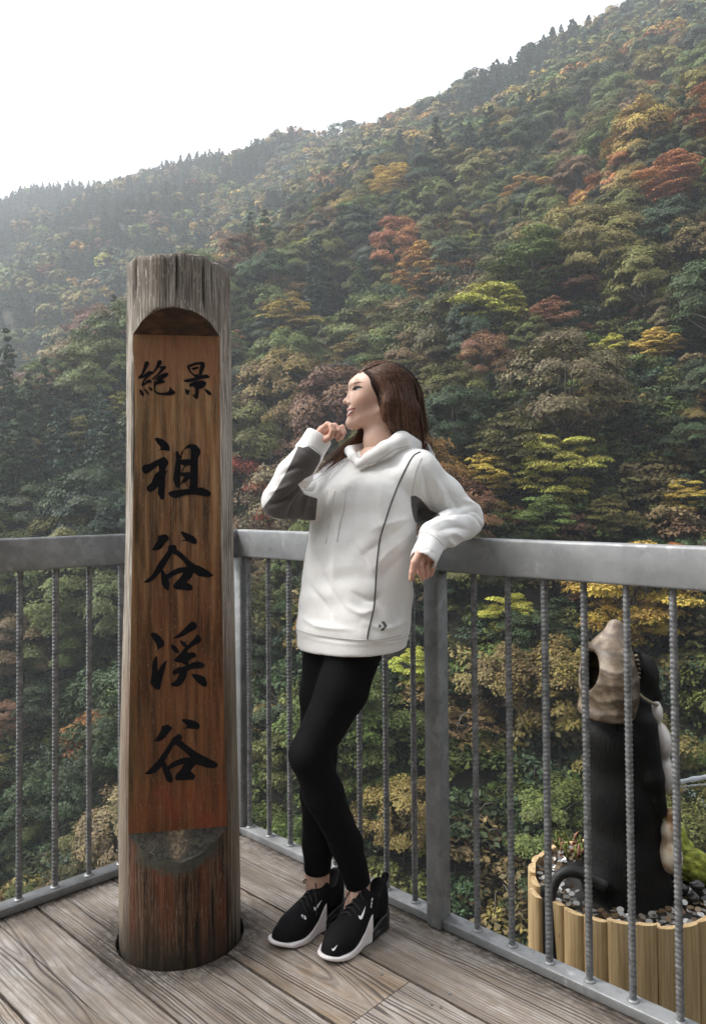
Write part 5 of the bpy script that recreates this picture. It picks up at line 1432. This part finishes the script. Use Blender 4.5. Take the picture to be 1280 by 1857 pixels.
# soft hairline: fine roots on the skin that sweep back into the mass
HLN = spline(z4([(462, 288), (510, 248), (566, 226), (622, 268), (655, 340), (690, 425), (708, 470)]), 60)
for i in range(520):
    f_ = rr.uniform(0.38, 1.0); q = HLN[int(f_*59)]+np.array([-rr.uniform(-3, 5), rr.uniform(-2, 3)])
    dirv = np.array([1.0, -0.75+1.5*f_]); dirv /= np.linalg.norm(dirv); L = rr.uniform(14, 40)
    path = []
    for t_ in np.linspace(0, 1, 8):
        w_ = q+dirv*L*t_+np.array([0, 7*t_*t_*f_])
        d = Vector(ray(*w_)).normalized(); h1 = _hb.ray_cast(Vector(CAM), d)[0]; h2 = _fb.ray_cast(Vector(CAM), d)[0]
        hs_ = [h for h in (h1, h2) if h is not None]
        if not hs_: break
        h = min(hs_, key=lambda e: e[1]); path.append(np.array(h)-np.array(d)*(0.0006+0.0016*t_))
    if len(path) < 4: continue
    V, Fc = tube(path, np.linspace(0.4, 1, len(path))*rr.uniform(0.0003, 0.0007), 4, cap=False); hb_.add(V, Fc); sv.append(np.full(len(V), np.clip(rr.normal(0.4, 0.2), 0, 1)))
# fly-away hairs at the crown
for i in range(26):
    u0 = rr.uniform(655, 712); v0 = 662+abs(u0-695)*0.12
    a = P(u0, v0, YH-rr.uniform(-.02, .04)); L = rr.uniform(6, 17)
    pth = spline([a, a+np.array([rr.uniform(-.006, .006), 0, L*0.5*S0]), a+np.array([rr.uniform(-.03, .01), 0, L*S0*rr.uniform(0.3, 0.9)])], 7)
    V, Fc = tube(pth, 0.0003, 3, cap=False); hb_.add(V, Fc); sv.append(np.full(len(V), 0.8))
sm = hb_.mesh('hair_strands', M_HAIR, True); fattr(sm, 'strand', np.concatenate(sv)); tag(obj('hair_strands', sm, hair), kind='stuff')
# the lock blown forward over her far shoulder
hb_ = MB(); sv = []
for i in range(260):
    j = rr.normal(0, 1, 2)
    c = [(664, 772, 2.19), (652, 795, 2.185), (640, 806, 2.17), (620, 822, 2.145), (596, 842, 2.13), (568, 860, 2.115)]
    o1 = np.linspace(0, 1, len(c))
    path = spline([P(u+j[0]*(3.5+3*o), v+j[1]*(4+4.5*o)+2.5*math.sin(o*5+j[0]), y+0.006*j[0]) for (u, v, y), o in zip(c, o1)], 14)
    n_ = int(14*rr.uniform(0.6, 1.0)); path = path[:max(6, n_)]
    V, Fc = tube(path, np.linspace(1, 0.4, len(path))*rr.uniform(0.0004, 0.0009), 4, cap=False)
    hb_.add(V, Fc); sv.append(np.full(len(V), np.clip(rr.normal(0.5, 0.25), 0, 1)))
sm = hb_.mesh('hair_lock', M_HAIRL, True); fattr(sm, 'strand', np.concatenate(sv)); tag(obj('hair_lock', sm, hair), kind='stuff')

# ------------------------------------------------------------------ trainers
M_MESHUP = plain('black_knit', (0.004, 0.004, 0.0048), 0.8, Specular_IOR_Level=0.2, var=0.35, scale=420, bump=0.4)
M_RUB = plain('black_rubber', (0.006, 0.006, 0.0065), 0.3, var=0.2)
M_SOLE = plain('white_foam', (0.74, 0.69, 0.68), 0.55, var=0.04)
M_WHITEPRINT = plain('white_print', (0.80, 0.80, 0.80), 0.5, var=0.03)
M_LACE = plain('black_lace', (0.014, 0.014, 0.015), 0.8)
def foot2d(p, grow=0.0):
    x, y = p[..., 0], p[..., 1]; q = np.stack([x, y, 0*x], -1)
    return chain(q, [((0.032, -0.001, 0), 0.031+grow), ((0.10, 0.002, 0), 0.030+grow), ((0.182, 0.002, 0), 0.0405+grow), ((0.222, 0.006, 0), 0.037+grow), ((0.242, 0.010, 0), 0.024+grow)], 0.03)
def upper_fn(p):
    d = chain(p, [((0.232, 0.008, 0.020), 0.0305), ((0.19, 0.003, 0.028), 0.0415), ((0.140, 0.001, 0.052), 0.0365), ((0.096, 0, 0.080), 0.033)], 0.03)
    d = smin(d, chain(p, [((0.036, 0, 0.045), 0.033), ((0.034, 0, 0.085), 0.031), ((0.030, 0, 0.118), 0.026)], 0.02), 0.03)
    d = smin(d, chain(p, [((0.085, 0, 0.085), 0.036), ((0.078, 0, 0.118), 0.033)], 0.02), 0.03)
    d = smin(d, cone(p, (0.112, 0, 0.100), (0.100, 0, 0.135), 0.016, 0.012), 0.014)               # tongue
    d = smax(d, foot2d(p, 0.0015), 0.006)
    d = smax(d, -chain(p, [((0.064, 0, 0.106), 0.021), ((0.062, 0, 0.128), 0.0335), ((0.058, 0, 0.18), 0.046)], 0.006), 0.006)
    d = smax(d, 0.007-p[..., 2], 0.002)
    return d
def top_z(x): return np.interp(x, [0.0, 0.100, 0.106, 0.130, 0.16, 0.20, 0.235, 0.262, 0.28], [0.078, 0.078, 0.073, 0.040, 0.0245, 0.0175, 0.0155, 0.0225, 0.024])
def bot_z(x): return np.interp(x, [0, 0.02, 0.05, 0.19, 0.23, 0.275], [0.006, 0.001, 0.0, 0.0, 0.003, 0.016])
def sole_fn(p):
    x, z = p[..., 0], p[..., 2]
    d = smax(foot2d(p, 0.0032), z-top_z(x), 0.004); d = smax(d, bot_z(x)-z, 0.004)
    d = np.maximum(d, (0.098+0.10*np.maximum(0, 0.03-z))-x)
    return smax(d, -foot2d(p, -0.010), 0.003) if False else d
def heel_fn(p):
    x, z = p[..., 0], p[..., 2]
    d = smax(foot2d(p, 0.004), z-np.interp(x, [0, 0.03, 0.10, 0.14], [0.060, 0.050, 0.034, 0.03]), 0.008); d = smax(d, bot_z(x)-z, 0.005)
    d = smax(d, x-0.105, 0.004)
    return smax(d, -cone(np.stack([np.abs(p[..., 1])*0+p[..., 0], np.abs(p[..., 1]), z], -1), (0.0, 0.038, 0.022), (0.095, 0.038, 0.018), 0.0065, 0.004), 0.004)
def shoe(name, heel, toe, label, mirror):
    dr = np.array([toe[0]-heel[0], toe[1]-heel[1]]); dr /= np.linalg.norm(dr); pr = np.array([-dr[1], dr[0]])*(-1 if mirror else 1)
    grp = empty(name, (heel[0], heel[1], 0.002)); grp.parent = woman; grp.matrix_parent_inverse = woman.matrix_basis.inverted()
    def place(V):
        V = np.asarray(V)*0.95
        return np.stack([heel[0]+V[:, 0]*dr[0]+V[:, 1]*pr[0], heel[1]+V[:, 0]*dr[1]+V[:, 1]*pr[1], V[:, 2]+0.002], 1)
    Mi = (woman.matrix_basis @ grp.matrix_parent_inverse @ grp.matrix_basis).inverted()
    def add(nm, me):
        o = bpy.data.objects.new(nm, me); COL.objects.link(o); o.parent = grp; o.matrix_parent_inverse = grp.matrix_basis.inverted(); return o
    allV, allF, n0 = [], [], 0
    for nm, fn, mt in (('upper', upper_fn, M_MESHUP), ('midsole', sole_fn, M_SOLE), ('heel_unit', heel_fn, M_RUB)):
        V, Q = sdf_mesh(fn, (-0.012, -0.056, -0.006), (0.286, 0.062, 0.165), 0.0023); V = smooth_mesh(V, Q, 1, 0.4)
        V = place(V); Q = Q[:, ::-1] if mirror else Q
        add(nm, mesh_from(nm, V, Q, mt, True)); allV.append(V); allF += (Q+n0).tolist(); n0 += len(V)
    mb = MB()
    for k in range(5):
        x = 0.165-0.014*k; z = 0.087+0.0075*k
        mb.tube(place(spline([(x+0.006, -0.026, z-0.010), (x, 0, z+0.008), (x-0.006, 0.026, z-0.010)], 9)), 0.0023, 5)
    mb.tube(place(spline([(0.115, 0.0, 0.132), (0.125, -0.020, 0.136), (0.135, -0.030, 0.115), (0.142, -0.040, 0.085), (0.150, -0.046, 0.062)], 10)), 0.0018, 5)
    mb.tube(place(spline([(0.115, 0.0, 0.132), (0.128, 0.018, 0.140), (0.128, 0.032, 0.128), (0.118, 0.020, 0.124)], 10)), 0.0018, 5)
    add('laces', mb.mesh('laces', M_LACE, True))
    mb = MB(); mb.tube(place(spline([(0.010, 0, 0.112), (-0.006, 0, 0.128), (-0.010, 0, 0.143), (0.004, 0, 0.146), (0.012, 0, 0.132)], 14)), 0.0065, 8, flat=0.35)
    add('heel_tab', mb.mesh('heel_tab', M_MESHUP, True))
    return grp, BVHTree.FromPolygons([tuple(v) for v in np.concatenate(allV)], allF), add
zs_ = lambda pts: [(470+x/5.12, 1560+y/5.12) for x, y in pts]
sl, bvl, addl = shoe('trainer', (0.082, 2.234), (-0.092, 2.052), None, False)
sr_, bvr, addr = shoe('trainer', (-0.044, 2.290), (-0.218, 2.108), None, True)
def sdecal(nm, pts, bv, grp): 
    o = decal(nm, [zs_(q) for q in pts], bv, M_WHITEPRINT, None, 0.0008, 0.006); o.parent = grp; o.matrix_parent_inverse = grp.matrix_basis.inverted(); return o
swo = [(920, 515), (926, 538), (942, 552), (958, 540), (972, 500), (988, 422), (968, 470), (948, 508), (936, 520), (925, 512)]
sdecal('swoosh', [swo], bvl, sl)
sdecal('swoosh', [[(672, 822), (680, 840), (692, 842), (706, 825), (729, 783), (704, 806), (686, 824), (678, 818)]], bvl, sl)
sdecal('swoosh', [[(506, 430), (508, 455), (518, 470), (532, 462), (552, 425), (584, 366), (552, 402), (528, 432), (514, 440)]], bvr, sr_)
D2 = lambda x, y, s: [[(x, y), (x+14*s, y-6*s), (x+22*s, y+2*s), (x+14*s, y+18*s), (x+24*s, y+22*s), (x+23*s, y+27*s), (x+4*s, y+19*s), (x+14*s, y+4*s), (x+2*s, y+5*s)]]
sdecal('number_print', D2(388, 508, 0.9)+[[(410, 512), (430, 518), (430, 522), (416, 544), (411, 542), (423, 523), (409, 517)]]+
       [[(426, 532), (434, 526), (438, 540), (432, 554), (424, 548), (421, 540)], ], bvr, sr_)
sdecal('tongue_print', [[(404, 214), (424, 210), (430, 214), (410, 220)], [(428, 255), (440, 250), (444, 262), (434, 268)], [(452, 262), (464, 268), (466, 282), (460, 276)]], bvr, sr_)
sdecal('side_print', [[(1044, 352), (1056, 350), (1052, 372), (1040, 384)], [(1040, 392), (1050, 386), (1046, 410), (1036, 414)], [(1036, 420), (1046, 416), (1042, 440), (1034, 442)]], bvl, sl)
# ------------------------------------------------------------------ planter with the statue, beyond the railing
YS = 2.62; KS = YS/FPX
def SW(u, v, w=0.0): return P(u, v, YS)+np.array([0, -w*KS, 0])
PC = SW(1128, 1594)                                   # centre of the planter rim
PR = 0.292
M_BAMB = None
def bamboo():
    t = NT('split_timber_slats'); c = t.coord('Object'); o = t.new('ShaderNodeObjectInfo').outputs['Random']
    g = t.noise(t.mapv(c, (70, 70, 3)), 1.0, 5, 0.6)
    n = t.noise(t.comb(t.math('MULTIPLY', o, 31.0), t.math('MULTIPLY', o, 17.0), t.sep(c)[2]), 4, 3)
    col = t.ramp(g, [(0.36, (0.36, 0.235, 0.11)), (0.5, (0.55, 0.39, 0.205)), (0.64, (0.66, 0.50, 0.29))])
    col = t.mix(t.math('MULTIPLY', o, 0.4), col, (0.42, 0.29, 0.14))
    kn = t.voro(t.mapv(c, (26, 26, 9)), 1.0)
    col = t.mix(t.rng(kn, 0.10, 0.05), col, (0.06, 0.03, 0.015))
    return t.out(Base_Color=col, Roughness=0.55, Normal=t.bump(t.math('ADD', g, t.math('MULTIPLY', n, 0.6)), 0.3, 0.003), Specular_IOR_Level=0.35)
M_BAMB = bamboo()
planter = empty('planter', (PC[0], PC[1], PC[2]-0.92), label='round planter clad in split tan timber slats beyond the right railing', cat='planter')
NSL = 26
def slat_mesh(w, seed):
    r_ = np.random.default_rng(seed); n, m = 9, 12; V = []
    for i in range(m):
        z = -0.90+0.90*i/(m-1)
        for j in range(n):
            a = math.pi*(j/(n-1)); ww = w*(1+0.03*math.sin(z*5+seed))
            V.append((ww*math.cos(a), -w*0.42*math.sin(a)+0.002*math.sin(z*7+seed), z))
        V.append((ww*-1, 0.008, z)); V.append((ww, 0.008, z))
    k = n+2; Fc = [(i*k+j, i*k+(j+1) % k, (i+1)*k+(j+1) % k, (i+1)*k+j) for i in range(m-1) for j in range(k)]
    Fc += [tuple(range((m-1)*k, m*k)), tuple(range(k))[::-1]]
    me = mesh_from('slat', np.array(V), Fc, M_BAMB, True)
    bm = bmesh.new(); bm.from_mesh(me); bmesh.ops.recalc_face_normals(bm, faces=bm.faces)
    for e in bm.edges:
        if len(e.link_faces) == 2 and e.calc_face_angle(0) > 0.8: e.smooth = False
    bm.to_mesh(me); bm.free(); return me
SL = [slat_mesh(math.pi*PR/NSL*1.0, s) for s in range(3)]
rs = np.random.default_rng(8)
for k in range(NSL):
    a = 2*math.pi*k/NSL; o = bpy.data.objects.new('slat', SL[k % 3]); COL.objects.link(o); o.parent = planter
    out = 0.0
    if abs(((a-math.radians(192)+math.pi) % (2*math.pi))-math.pi) < 0.10: out = 0.028
    o.location = ((PR+out)*math.cos(a), (PR+out)*math.sin(a), 0.92+rs.normal(0, 0.004)); o.rotation_euler = (0, 0, a+math.pi/2)
    o.scale = (rs.uniform(0.93, 1.05), rs.uniform(0.8, 1.15), 1)
M_SOIL = plain('wet_dark_soil', (0.018, 0.016, 0.013), 0.45, var=0.5, scale=40, bump=0.8)
bm = bmesh.new(); bmesh.ops.create_cone(bm, cap_ends=True, segments=48, radius1=PR-0.006, radius2=PR-0.006, depth=0.84)
bmesh.ops.translate(bm, verts=bm.verts, vec=(0, 0, 0.46)); o = obj('soil', bm_mesh('soil', bm, M_SOIL), planter); o.matrix_parent_inverse = Matrix()
RIM = PC[2]
# the footing below the planter
bm = bmesh.new(); bmesh.ops.create_cone(bm, cap_ends=True, segments=20, radius1=0.5, radius2=0.40, depth=7.0)
bmesh.ops.translate(bm, verts=bm.verts, vec=(PC[0], PC[1]-0.12, RIM-0.921-3.5)); obj('concrete_footing', bm_mesh('concrete_footing', bm, M_CONC), kind='structure')
# coins on the soil
M_COIN = NT('coin_metal'); _c = M_COIN.attr('coinv')
M_COIN = M_COIN.out(Base_Color=M_COIN.ramp(_c, [(0.0, (0.42, 0.41, 0.39)), (0.5, (0.24, 0.235, 0.225)), (0.65, (0.16, 0.11, 0.06)), (1.0, (0.10, 0.065, 0.04))]), Metallic=0.6, Roughness=0.35)
mb = MB(); cv = []
for k in range(330):
    q = PR*math.sqrt(rs.uniform(0.34, 0.93)); a = rs.uniform(0, 6.28); rad = rs.uniform(0.0080, 0.0118)
    nrm = np.array([rs.normal(0, .28), rs.normal(0, .28)-0.1, 1.0]); nrm /= np.linalg.norm(nrm)
    c = np.array([PC[0]+q*math.cos(a), PC[1]+q*math.sin(a), RIM-0.040+rs.uniform(0.004, 0.022)+0.012*(q/PR)])
    V, Fc = tube([c, c+nrm*0.0017], rad, 12); mb.add(V, Fc); cv.append(np.full(len(V), rs.random()))
cm = mb.mesh('coins', M_COIN); fattr(cm, 'coinv', np.concatenate(cv)); obj('coins', cm, kind='stuff', label='scattered silver and bronze coins inside the planter rim')

# statue
def fur():
    t = NT('wet_black_fur_glaze'); c = t.coord('Object')
    n = t.noise(t.mapv(c, (160, 160, 28)), 1.0, 4, 0.6); w = t.noise(c, 14, 4)
    col = t.ramp(w, [(0.3, (0.004, 0.004, 0.004)), (0.7, (0.011, 0.0105, 0.010))])
    col = t.mix(t.rng(t.noise(c, 45, 4), 0.66, 0.8), col, (0.06, 0.055, 0.05))
    return t.out(Base_Color=col, Roughness=t.rng(w, 0.3, 0.7, 0.75, 0.5), Specular_IOR_Level=0.2, Normal=t.bump(n, 0.7, 0.006))
M_FUR = fur()
def hatm():
    t = NT('aged_straw_hat_glaze'); c = t.coord('Object'); x, y, z = t.sep(c)
    n = t.noise(c, 18, 5); rings = t.math('SINE', t.math('ADD', t.math('MULTIPLY', z, 130.0), t.math('MULTIPLY', t.noise(c, 9, 3), 9.0)))
    col = t.ramp(n, [(0.36, (0.045, 0.030, 0.017)), (0.5, (0.115, 0.082, 0.050)), (0.64, (0.25, 0.20, 0.145))])
    col = t.mix(t.rng(rings, 0.45, 1.0, 0.0, 0.75), col, (0.05, 0.033, 0.02))
    col = t.mix(t.rng(z, RIM+0.78, RIM+0.90, 0.0, 0.55), col, (0.36, 0.29, 0.24))
    return t.out(Base_Color=col, Roughness=0.5, Normal=t.bump(rings, 0.35, 0.004))
M_HAT = hatm()
M_CREAM = NT('cream_glaze'); _c = M_CREAM.coord('Object')
M_CREAM = M_CREAM.out(Base_Color=M_CREAM.ramp(M_CREAM.noise(_c, 14, 4), [(0.35, (0.30, 0.16, 0.07)), (0.5, (0.55, 0.45, 0.33)), (0.7, (0.66, 0.61, 0.53))]), Roughness=0.35)
M_WHITEG = plain('white_glaze', (0.66, 0.61, 0.57), 0.4, var=0.12, scale=12)
statue = empty('animal_statue', (PC[0]+0.02, PC[1], RIM-0.08), label='black glazed animal statue with a straw hat on its back, standing in the planter', cat='statue')
k = KS
E_ = lambda p, u, v, w, a, b, c: ell(p, SW(u, v, w), (a*k, c*k, b*k))
def st_body(p):
    d = chain(p, [(SW(1136, 1625), 80*k), (SW(1133, 1560), 67*k), (SW(1131, 1450), 59*k), (SW(1124, 1330), 60*k), (SW(1130, 1280), 46*k)], 0.05)
    d = smin(d, E_(p, 1164, 1226, 0, 28, 40, 32), 0.03)
    d = smin(d, E_(p, 1180, 1258, 4, 17, 16, 18), 0.02)
    for w in (20, -20): d = smin(d, cone(p, SW(1152, 1205, w), SW(1147, 1178, w), 12*k, 6*k), 0.012)
    d = smin(d, E_(p, 1172, 1206, 0, 12, 10, 12), 0.015)
    # arm resting along the side
    d = smin(d, chain(p, [(SW(1150, 1300, 46), 22*k), (SW(1162, 1390, 52), 18*k), (SW(1176, 1450, 46), 14*k)], 0.02), 0.012)
    d = smin(d, E_(p, 1090, 1580, 20, 46, 26, 40), 0.03)
    return smax(d, (RIM-0.10)-p[..., 2], 0.01)
def st_hat(p):
    d = smin(E_(p, 1100, 1238, 8, 50, 84, 74), chain(p, [(SW(1112, 1180), 30*k), (SW(1115, 1138), 15*k)], 0.02), 0.045)
    d = smin(d, E_(p, 1092, 1290, 10, 44, 30, 66), 0.03)
    d = smax(d, -E_(p, 1098, 1245, 8, 41, 76, 66), 0.006)
    d = smax(d, -E_(p, 1046, 1206, 20, 34, 40, 44), 0.010)
    d = smax(d, SW(0, 1300)[2]-p[..., 2], 0.008)
    return smax(d, p[..., 0]-SW(1142, 1200)[0]-0.0*p[..., 2], 0.006)
lo, hi = SW(1035, 1690, 130), SW(1240, 1110, -130)
v_, q_ = sdf_mesh(st_body, lo, hi, 0.0065); v_ = smooth_mesh(v_, q_, 1, 0.4); obj('body', mesh_from('body', v_, q_, M_FUR, True), statue)
v_, q_ = sdf_mesh(st_hat, lo, hi, 0.0048); v_ = smooth_mesh(v_, q_, 1, 0.4); obj('straw_hat', mesh_from('straw_hat', v_, q_, M_HAT, True), statue)
mb = MB()                                       # scalloped brim edge
for i in range(15):
    v = 1182+i*7.4; c = SW(1139+2.5*math.sin(i*.5), v, 44-0.14*abs(i-7)**2)
    mb.tube([c-np.array([0.006, 0, 0]), c, c+np.array([0.006, 0, 0.001])], [0.003, 0.0062, 0.004], 7)
obj('hat_brim_edge', mb.mesh('hat_brim_edge', M_HAT, True), statue)
bel = lambda p: smin(smin(E_(p, 1180, 1288, 8, 15, 24, 26), E_(p, 1190, 1340, 8, 18, 34, 42), 0.010), E_(p, 1193, 1395, 4, 19, 42, 44), 0.010)
v_, q_ = sdf_mesh(bel, lo, hi, 0.006); obj('belly', mesh_from('belly', v_, q_, M_WHITEG, True), statue)
bot = lambda p: smin(smin(E_(p, 1194, 1528, 50, 20, 30, 22), E_(p, 1192, 1486, 50, 14, 22, 15), 0.015), cone(p, SW(1192, 1470, 50), SW(1194, 1457, 50), 8*k, 9*k), 0.006)
v_, q_ = sdf_mesh(bot, SW(1160, 1575, 90), SW(1225, 1440, 20), 0.0045); obj('flask', mesh_from('flask', v_, q_, M_CREAM, True), statue)
obj('neck_cord', mesh_from('neck_cord', *tube(spline([SW(1140, 1246, 42), SW(1152, 1256, 44), SW(1166, 1264, 40), SW(1182, 1272, 24)], 16), 0.0055, 6), plain('cord_straw', (0.28, 0.24, 0.16), 0.8, var=0.4, scale=200), True), statue)
# black water hose looping over the rim
M_HOSE = plain('black_hose', (0.012, 0.012, 0.012), 0.55, var=0.4, scale=160, bump=0.6)
hose = spline([SW(1075, 1572, 70), SW(1040, 1556, 60), SW(1010, 1552, 60), SW(990, 1568, 62), SW(978, 1610, 70), SW(982, 1665, 74), SW(996, 1720, 78), SW(1014, 1790, 80), SW(1020, 1900, 80)], 46)
obj('water_hose', mesh_from('water_hose', *tube(hose, np.interp(np.linspace(0, 1, 46), [0, .2, .5, 1], [0.020, 0.018, 0.0145, 0.015]), 12), M_HOSE, True), label='black hose looping over the left rim of the timber planter', cat='hose')
# moss-covered stone, right rear
def moss():
    t = NT('moss_on_stone'); c = t.coord('Object'); n = t.noise(c, 30, 5, 0.7); z = t.noise(c, 6, 3)
    col = t.ramp(n, [(0.36, (0.07, 0.09, 0.012)), (0.5, (0.22, 0.24, 0.03)), (0.64, (0.38, 0.40, 0.07))])
    col = t.mix(t.rng(z, 0.58, 0.66), col, (0.025, 0.022, 0.018))
    return t.out(Base_Color=col, Roughness=0.95, Normal=t.bump(n, 1.0, 0.01))
M_MOSS = moss()
def rock(p):
    d = smin(ell(p, SW(1240, 1562, -70), (40*k, 40*k, 42*k)), ell(p, SW(1268, 1582, -20), (30*k, 40*k, 30*k)), 0.03)
    return d
v_, q_ = sdf_mesh(rock, SW(1185, 1640, 60), SW(1320, 1500, -140), 0.006)
nn = vnormals(v_, q_); v_ = v_+nn*((vnoise(v_[:, 0]*1000+v_[:, 1]*700, v_[:, 2]*1000, 14, 3)-0.5)*0.012)[:, None]
obj('mossy_stone', mesh_from('mossy_stone', v_, q_, M_MOSS, True), label='bright green mossy stone behind the statue in the planter', cat='stone')
M_PEB = plain('wet_dark_pebble', (0.03, 0.029, 0.028), 0.25, var=0.4)
for (u, v, w, a, b, lab) in ((1232, 1602, 55, 10, 13, 'tallest dark wet pebble in the planter, in front of the others'), (1250, 1600, 60, 9, 9, 'small dark wet pebble at right, nearest the planter rim'), (1244, 1586, 40, 12, 10, 'widest dark wet pebble, against the mossy stone'), (1222, 1592, 40, 9, 10, 'dark wet pebble at left, nearest the statue')):
    bm = bmesh.new(); bmesh.ops.create_icosphere(bm, subdivisions=3, radius=1.0)
    for q in bm.verts: q.co *= 1+0.12*math.sin(q.co.x*3+u)+0.08*math.sin(q.co.z*5)
    bmesh.ops.scale(bm, vec=(a*k, a*k, b*k), verts=bm.verts); bmesh.ops.translate(bm, verts=bm.verts, vec=SW(u, v, w))
    obj('pebble', bm_mesh('pebble', bm, M_PEB, True), label=lab, cat='pebble', group='wet pebbles in the planter')
# small reddish sedum by the hose
mb = MB(); r9 = np.random.default_rng(4)
for i in range(44):
    b0 = SW(1030+r9.uniform(-14, 34), 1552+r9.uniform(-6, 6), r9.uniform(-60, 10)); tip = b0+np.array([r9.normal(0, .012), r9.normal(0, .012), r9.uniform(0.012, 0.045)])
    mb.tube(spline([b0, (b0+tip)/2+r9.normal(0, .004, 3), tip], 5), [0.0025, 0.003, 0.0045, 0.005, 0.002], 5, mi=int(r9.random() < 0.45))
obj('sedum_plant', mb.mesh('sedum_plant', [plain('sedum_green', (0.13, 0.15, 0.03), 0.6), plain('sedum_pink', (0.32, 0.15, 0.10), 0.6)], True), label='small pink and green succulent beside the hose in the planter', cat='plant')
# jet of water
def water_mat():
    t = NT('water_jet'); return t.out(Base_Color=(0.9, 0.95, 1.0), Roughness=0.05, Transmission_Weight=0.45, IOR=1.33)
M_WAT = water_mat()
mb = MB()
jet = spline([SW(1206, 1424, 0), SW(1222, 1418, 6), SW(1250, 1408, 14), SW(1290, 1397, 26), SW(1340, 1392, 40), SW(1400, 1402, 60)], 40)
rr_ = np.interp(np.linspace(0, 1, 40), [0, .15, .4, 1], [0.0035, 0.006, 0.0085, 0.006])*(1+0.15*np.sin(np.arange(40)*1.3))
mb.tube(jet, rr_, 8)
mb.tube(jet+np.array([0, 0, -0.006])-np.linspace(0, 1, 40)[:, None]*np.array([0, 0, 0.035]), rr_*0.35, 6)
for i in range(26):
    f_ = rs.uniform(0, 1); c = SW(1222+f_*62, 1424+50*f_*f_+rs.normal(0, 3), 6+10*f_); a = rs.uniform(0.0012, 0.0032)
    mb.tube([c-np.array([a, 0, 0]), c-np.array([a*.5, 0, 0]), c, c+np.array([a, 0, -a*.6])], [a*.2, a*.8, a, a*.3], 6)
obj('water_jet', mb.mesh('water_jet', M_WAT, True), label='thin jet of water shooting right from the statue', cat='water jet')
